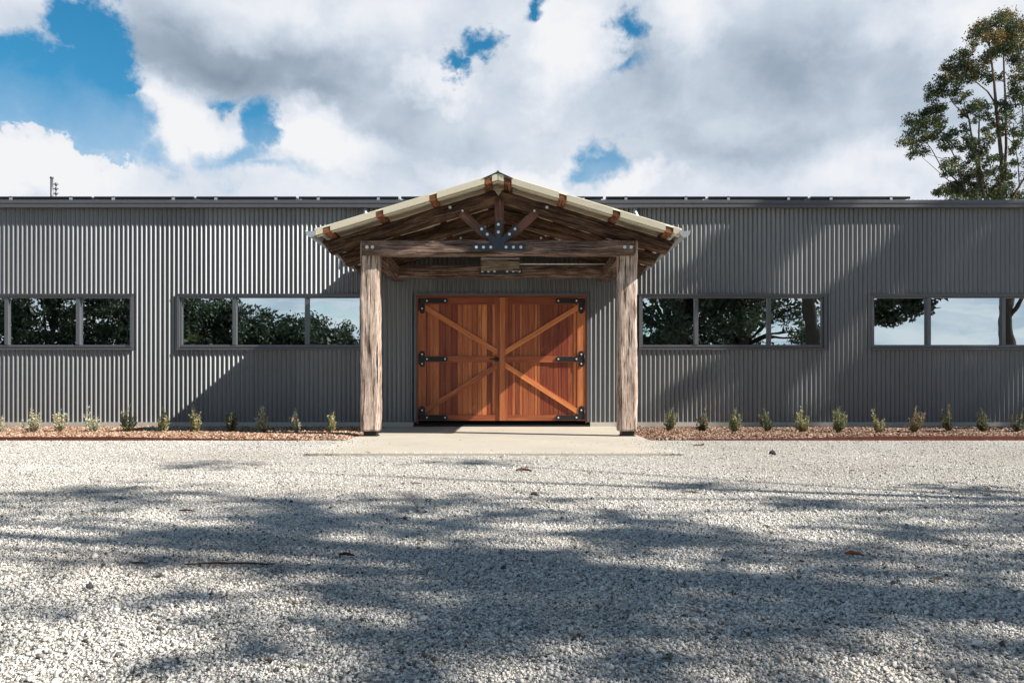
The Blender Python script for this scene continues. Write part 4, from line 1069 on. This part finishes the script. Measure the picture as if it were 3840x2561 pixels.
# ------------------------------------------------------------------ trees on the car park side (they shade the wall and gravel and show in the glass)
def bush_cols(rng, n, P, c, d, rad):
    return np.array([[0.030, 0.042, 0.022]]) * rng.uniform(0.6, 1.7, (n, 1)) * (1 + 0.5 * (rng.random() < .2))
def gum(x, y, h, label, seed, spread=3.5, crown_lo=0.45, trunk_r=0.28, nclump=60, leafn=90, leaf=0.13, lean=(0, 0), group=None, name='eucalyptus_tree', cat='tree', sparse=1.0, flat=0.8, thr=-0.12, fr=0.5, extra=(), cr=1.0, colf=None, bk='bark', pts_=None):
    rnd = random.Random(seed); root = empty(name, (x, y, 0)); b = MB()
    base = Vector((x, y, -0.05)); top = Vector((x + lean[0], y + lean[1], h * 0.92))
    fork = base.lerp(top, crown_lo * 0.8)
    pts = [base.lerp(top, t) + Vector((rnd.uniform(-.12, .12), rnd.uniform(-.12, .12), 0)) * (1 if 0 < t < 1 else 0) * h / 10 for t in (0, .15, .3, .45, .6, .8, 1.0)]
    b.tube(pts, [trunk_r * k for k in (1.25, 1, .85, .7, .5, .3, .1)], 12)
    tips = []
    for i in range(nclump):
        # points through a broken ellipsoid
        while True:
            d = Vector((rnd.uniform(-1, 1), rnd.uniform(-1, 1), rnd.uniform(-1, 1)))
            if 0.35 < d.length < 1: break
        zc = h * (crown_lo + 1) / 2; rz = h * (1 - crown_lo) / 2
        q = Vector((x + lean[0] * 0.7 + d.x * spread, y + lean[1] * 0.7 + d.y * spread * flat, zc + d.z * rz))
        tips.append(q)
    clumps = []
    if pts_: tips = [Vector(p[:3]) for p in pts_]
    for i, q in enumerate(tips):
        if not pts_ and noise.noise(Vector((q.x * fr, q.y * fr, q.z * fr + seed))) < thr: continue
        r_ = rnd.uniform(0.55, 1.0) * spread / 4.2 * cr
        if pts_: r_ = pts_[i][3]
        clumps.append((q.x, q.y, q.z, r_, r_, r_ * 0.75, leafn * (pts_[i][4] if pts_ else 1)))
        if i % 3 == 0:
            tz = max(0.2, min(0.85, (q.z / h) - 0.22)); s0 = base.lerp(top, tz); mid = s0.lerp(q, 0.5) + Vector((0, 0, 0.25))
            b.tube([s0, mid, q], [trunk_r * 0.32 * (1 - tz * .5), trunk_r * 0.18, 0.02], 7)
    clumps += list(extra)
    V, Fc, T = leaf_cloud(clumps, leaf, seed, colf or gum_cols, 1.0, 2.2)
    np_mesh('crown', V, Fc, 4, T, 'leaf', root, (x, y, 0)); b.build('trunk', bk, root, (x, y, 0))
    tag(root, label, cat, group); return root
def mirror_at(X, Rr):
    """x of a thing at distance Rr in front of the wall that shows at pixel X in the glass"""
    return (X - 1920) / F * (CAM_D + Rr)
# shade of the wall right of the porch
rs_ = random.Random(77)
def crown_from(targets, t0):
    out = []
    for (X, Y, rx, ry, n, dens) in targets:
        for _ in range(n):
            a, q = rs_.uniform(0, 6.28), rs_.random() ** .5; t = t0 + rs_.uniform(-.7, .7)
            x = (X + rx * q * math.cos(a) - 1920) / 226 + 3.05 * t; z = CAM_H + (1450 - Y - ry * q * math.sin(a)) / 226 + 2.56 * t
            out.append((x, -t, z, rs_.uniform(.20, .36), dens))
    return out
gum(15.2, -3.8, 13.8, 'tall gum at the right whose shade falls on the wall beside the porch', 101, 2.6, 0.60, 0.25, 60, 60, 0.09, (0.6, 0),
    pts_=crown_from([(2760, 940, 90, 90, 10, 1.0), (2880, 880, 90, 50, 7, 1.2), (2700, 1060, 50, 50, 3, .7), (2620, 1440, 60, 40, 3, .6), (2900, 1340, 60, 30, 3, .5)], 3.8))
gum(20.8, -4.8, 16.0, 'broad gum at the far right shading the end of the shed wall', 102, 3.8, 0.50, 0.32, 120, 60, 0.09, (0.8, 0),
    pts_=crown_from([(3440, 930, 60, 25, 4, 1), (3350, 1000, 50, 35, 4, 1.2), (3250, 1060, 50, 35, 5, 1.2), (3160, 1150, 50, 50, 5, 1.2), (3060, 1260, 40, 50, 4, .8), (2960, 1400, 50, 60, 5, .8), (3720, 980, 120, 130, 16, 1.3), (3880, 1080, 120, 150, 12, 1.2), (3560, 800, 160, 40, 8, 1),
                     (3300, 1400, 120, 70, 11, 1.1), (3420, 1500, 70, 60, 5, .9), (3200, 1520, 80, 50, 5, .8), (4100, 1100, 200, 300, 22, 1.2)], 4.6))
# trees beside the car park, seen in the right windows
hang = [(12.9 + 1.7 * random.random() ** .7, -14.0 + random.uniform(-.8, .8), 3.0 + random.random() * 1.9, .42, .4, .34, 190) for _ in range(26)]
gum(mirror_at(3760, 14), -14.0, 13.0, 'leaning gum with thick forked trunk reflected in the far right window', 103, 3.8, 0.42, 0.36, 80, 100, 0.10, (1.6, -0.5), thr=-0.05, extra=hang, cr=0.85, colf=bush_cols, bk='dark_bark')
gum(mirror_at(2530, 19), -19.0, 13.5, 'dark trunked gum mirrored in the window right of the porch', 104, 4.6, 0.08, 0.30, 210, 170, 0.10, (0.3, 0.2), thr=-0.36, colf=bush_cols, bk='dark_bark')
gum(mirror_at(2790, 21), -21.0, 13.5, 'leafy gum mirrored in the right half of the window beside the porch', 105, 4.8, 0.06, 0.3, 220, 170, 0.10, (0, 0), thr=-0.36, colf=bush_cols, bk='dark_bark')
gum(10.2, -10.4, 11.0, 'small gum at the edge of the gravel throwing dappled shade across it', 106, 2.4, 0.48, 0.14, 26, 60, 0.09, (0, 0), thr=0.0, cr=0.8, colf=bush_cols, bk='dark_bark')
gum(10.1, -12.9, 12.8, 'gum beside the car park shading the left part of the gravel', 107, 3.1, 0.48, 0.24, 84, 66, 0.10, (0, 0), thr=-0.22, cr=1.1, flat=0.42, colf=bush_cols, bk='dark_bark')
# bush line far behind, seen in the left windows
rb_ = random.Random(8)
desc = ['tall dark', 'rounded dark', 'ragged', 'low', 'narrow', 'spreading']
spots = [(-420, 9.5), (-250, 9.6), (-90, 9.4), (60, 9.2), (200, 9.0), (340, 8.6), (480, 8.0), (620, 7.0), (740, 6.6), (850, 6.0), (960, 5.5), (1070, 5.3), (1180, 4.8), (1290, 4.3), (1400, 4.1), (1510, 3.9), (1660, 3.7), (1800, 3.7), (1980, 3.5), (2150, 3.5), (2300, 3.4), (2450, 4.0), (2620, 4.2), (2800, 3.6)]
for i, (X, h) in enumerate(spots):
    Rr = 36 + rb_.uniform(-3, 3); h *= (CAM_D + Rr) / 48.5
    gum(mirror_at(X, Rr), -Rr, h, f'{desc[i % 6]} bush tree, number {i + 1} from the left in the mirrored bush line', 200 + i, 3.0, 0.0, 0.14, 100, 80, 0.13, (0, 0), 'bush trees behind the car park', 'bush_tree', 'tree', thr=-0.6, cr=1.3, colf=bush_cols, bk='dark_bark')

# ------------------------------------------------------------------ young shrubs
def shrub(X, Ybase, Htop, hue, label, seed, wide, hf):
    rnd = random.Random(seed); rng = np.random.default_rng(seed)
    y = -1.80 + rnd.uniform(-.05, .05); x = (X - 1920) / F * (CAM_D + y); z0 = hf(x, y) - 0.005
    zt = CAM_H + (1450 - Htop) / F * (CAM_D + y); h = zt - z0
    root = empty('young_shrub', (x, y, z0)); b = MB(); V = []; T = []
    cols = {'silver': (0.44, 0.47, 0.33), 'green': (0.20, 0.26, 0.11), 'dark': (0.085, 0.115, 0.055), 'olive': (0.34, 0.36, 0.17), 'brown': (0.27, 0.22, 0.12)}
    c0 = np.array(cols[hue])
    ns = rnd.randint(7, 14); lean = rnd.uniform(-.22, .22)
    for i in range(ns):
        a = rnd.uniform(0, 6.28); lead = (i == 0); sp_ = (0.10 if lead else rnd.uniform(0.25, 1.0)) * wide * 0.5
        hh = h * (1.0 if lead else rnd.uniform(0.45, 0.85)); p0 = Vector((x, y, z0)); p2 = Vector((x + lean * hh + sp_ * math.cos(a), y + sp_ * math.sin(a) * .8, z0 + hh)); p1 = p0.lerp(p2, 0.5) + Vector((sp_ * .35 * math.cos(a), sp_ * .3 * math.sin(a), -0.02 * (not lead)))
        b.tube([p0, p1, p2], [0.006, 0.004, 0.0015], 5)
        nl = int(34 * hh / h) + 6
        for j in range(nl):
            t = 0.12 + 0.88 * (j + rnd.random()) / nl; P = (p0.lerp(p1, t * 2) if t < .5 else p1.lerp(p2, t * 2 - 1))
            aa = rnd.uniform(0, 6.28); d = Vector((math.cos(aa), math.sin(aa), rnd.uniform(0.4, 1.4))).normalized(); L_ = rnd.uniform(0.018, 0.034) * (1.15 - 0.5 * t)
            s_ = d.cross(Vector((rnd.uniform(-1, 1), rnd.uniform(-1, 1), .3))).normalized() * L_ * 0.38
            V += [P, P + d * L_ + s_, P + d * L_ * 2.0, P + d * L_ - s_]
            f = rnd.uniform(0.7, 1.25) * (0.75 + 0.55 * t); mixb = rnd.random() < 0.12
            cc = c0 * f if not mixb else np.array((0.34, 0.20, 0.11)) * f
            T.append(cc)
    V = np.array([tuple(v) for v in V]); T = np.array(T).clip(0, 1)
    np_mesh('leaves', V, np.arange(len(V)).reshape(-1, 4), 4, T, 'leaf', root, (x, y, z0)); b.build('stem', 'seed_stem', root, (x, y, z0))
    tag(root, label, 'shrub', 'young shrubs planted along the shed wall')
LS = [(-3, 1560, 'silver', .22, 'silvery shrub cut by the left side of the photo'),
      (120, 1532, 'silver', .28, 'wide silvery shrub with three spikes, first whole one from the left edge'),
      (222, 1538, 'silver', .24, 'pale shrub between the three spiked one and the tall narrow one'),
      (351, 1524, 'silver', .22, 'tall narrow whitish shrub under the right end of the far left window'),
      (482, 1522, 'green', .24, 'darker bushy shrub between the two left windows, right of the tall whitish one'),
      (609, 1532, 'olive', .17, 'slim olive shrub where the porch shadow meets the wall foot'),
      (737, 1522, 'olive', .22, 'pointed yellow green shrub, first one fully in the porch shadow'),
      (864, 1524, 'dark', .24, 'dark forked shrub, fourth to the left of the porch'),
      (988, 1522, 'silver', .25, 'bright spiky shrub, third to the left of the porch'),
      (1118, 1534, 'silver', .22, 'round pale shrub, second to the left of the porch'),
      (1242, 1545, 'olive', .20, 'short cup shaped shrub nearest to the left porch post')]
for i, (X, yt, hue, wd, lb) in enumerate(LS): shrub(X, 1610, yt, hue, lb, 300 + i, wd, hL)
RS = [(2506, 1530, 'green', .24, 'thin open shrub nearest to the right porch post'),
      (2631, 1535, 'dark', .20, 'dark slender shrub, second to the right of the porch'),
      (2753, 1532, 'green', .17, 'narrow shrub, third to the right of the porch'),
      (2881, 1536, 'dark', .22, 'rounded dark green shrub, fourth to the right of the porch'),
      (3013, 1526, 'olive', .25, 'light fan shaped shrub under the right end of the window beside the porch'),
      (3142, 1522, 'green', .25, 'tall grey green shrub in the wall shade between the two right windows'),
      (3292, 1535, 'olive', .24, 'pale shrub with two prongs below the left edge of the far right window'),
      (3427, 1524, 'brown', .22, 'reddish tinged shrub, fourth from the right side of the photo'),
      (3558, 1518, 'dark', .20, 'tall dark upright shrub, third from the right side of the photo'),
      (3687, 1534, 'dark', .18, 'slim dark shrub, second from the right side of the photo'),
      (3812, 1528, 'dark', .28, 'dark leafy shrub at the right side of the photo')]
for i, (X, yt, hue, wd, lb) in enumerate(RS): shrub(X, 1610, yt, hue, lb, 330 + i, wd, hR)

# ------------------------------------------------------------------ litter lying on the gravel
def gp(X, Y):
    D = (CAM_H + 0.018) * F / (Y - 1450); return Vector(((X - 1920) / F * D, D - CAM_D, -0.018)), D
def stick(X, Y, wpx, mat, label, name='bark_piece', cat='bark', bend=0.2, ang=None, rfac=0.10, twig=False, seed=0):
    p, D = gp(X, Y); L_ = wpx / F * D; rnd = random.Random(seed + int(X)); a = rnd.uniform(-.35, .35) if ang is None else ang
    d = Vector((math.cos(a), math.sin(a), 0)); s_ = Vector((-d.y, d.x, 0)); r_ = L_ * rfac; b = MB(); n = 8; pts = []; rad = []
    for i in range(n + 1):
        t = i / n; pts.append(p + d * (t - .5) * L_ + s_ * (bend * L_ * math.sin(t * 3.1) * .5 + rnd.uniform(-.03, .03) * L_) + Vector((0, 0, r_ * (1 + .6 * math.sin(t * 4))))); rad.append(r_ * (0.35 + 0.75 * math.sin(math.pi * min(.95, .08 + t * .9))) * rnd.uniform(.8, 1.2))
    b.tube(pts, rad, 7)
    if twig:
        q = pts[5]; b.tube([q, q + d * L_ * .18 + s_ * L_ * .3 + Vector((0, 0, r_ * 2)), q + d * L_ * .3 + s_ * L_ * .42], [r_ * .6, r_ * .45, r_ * .2], 6)
    o = b.build(name, mat, None, p); tag(o, label, cat)
stick(2005, 1860, 30, 'debris_stone', 'small black chunk on sunlit gravel below the porch centre', 'dark_chunk', 'stone', 0, 0.0, 0.22)
stick(1965, 1768, 62, 'debris_bark', 'twisted brown bark curl just in front of the entrance slab', 'bark_piece', 'bark', 0.5, 0.25, 0.08, True)
stick(1300, 2085, 56, 'debris_bark', 'dark bark strip in the shade left of centre', 'bark_piece', 'bark', 0.1, 0.05, 0.11)
stick(3200, 2081, 66, 'debris_red', 'orange brown stick on the gravel at the right', 'stick', 'stick', 0.05, -0.02, 0.10)
stick(2897, 1708, 26, 'debris_stone', 'small dark lump on sunlit gravel in front of the right bed', 'dark_chunk', 'stone', 0, 0.3, 0.3)
stick(2590, 1848, 70, 'debris_bark', 'thin forked twig lying right of centre', 'twig', 'twig', 0.5, -0.4, 0.03, True)
stick(2875, 1975, 26, 'debris_bark', 'curled leaf on the sunny strip right of centre', 'fallen_leaf', 'leaf', 0.6, -0.3, 0.10)
stick(318, 2412, 30, 'debris_stone', 'black leaf near the lower left corner on sunlit gravel', 'fallen_leaf', 'leaf', 0.3, -0.4, 0.2)
stick(338, 2210, 26, 'debris_stone', 'dark lump in the shade at the left', 'dark_chunk', 'stone', 0.1, 1.2, 0.35)
stick(1560, 1813, 40, 'debris_bark', 'thin brown sliver near the middle left in front of the slab', 'bark_piece', 'bark', 0.1, 0.1, 0.05)
stick(1380, 1702, 30, 'debris_bark', 'tiny bark flake at the left front edge of the slab', 'bark_piece', 'bark', 0.2, 0.2, 0.12)
stick(1010, 2480, 34, 'debris_bark', 'small bark flake at the bottom left of centre', 'bark_piece', 'bark', 0.2, 0.3, 0.14)
stick(2620, 1672, 48, 'debris_bark', 'slim twig just right of the slab in front of the right bed', 'twig', 'twig', 0.3, 0.35, 0.05, True)
stick(700, 1918, 60, 'debris_bark', 'flat reddish bark flakes at the shade edge on the left', 'bark_piece', 'bark', 0.2, 0.0, 0.06)
stick(2440, 2060, 34, 'debris_bark', 'short dark twig in the middle of the shaded gravel', 'twig', 'twig', 0.4, 0.9, 0.06)
# a long raised crease of debris in the shade at the left
for nm, X, Y, w_, lb in (('twig', 520, 2113, 90, 'left short part of the broken line of twigs in the left shade'), ('twig', 860, 2117, 330, 'long thin line of twig in the left shade')):
    stick(X, Y, w_, 'debris_bark', lb, nm, 'twig', 0.03, 0.0, 0.012 if w_ > 200 else 0.03)
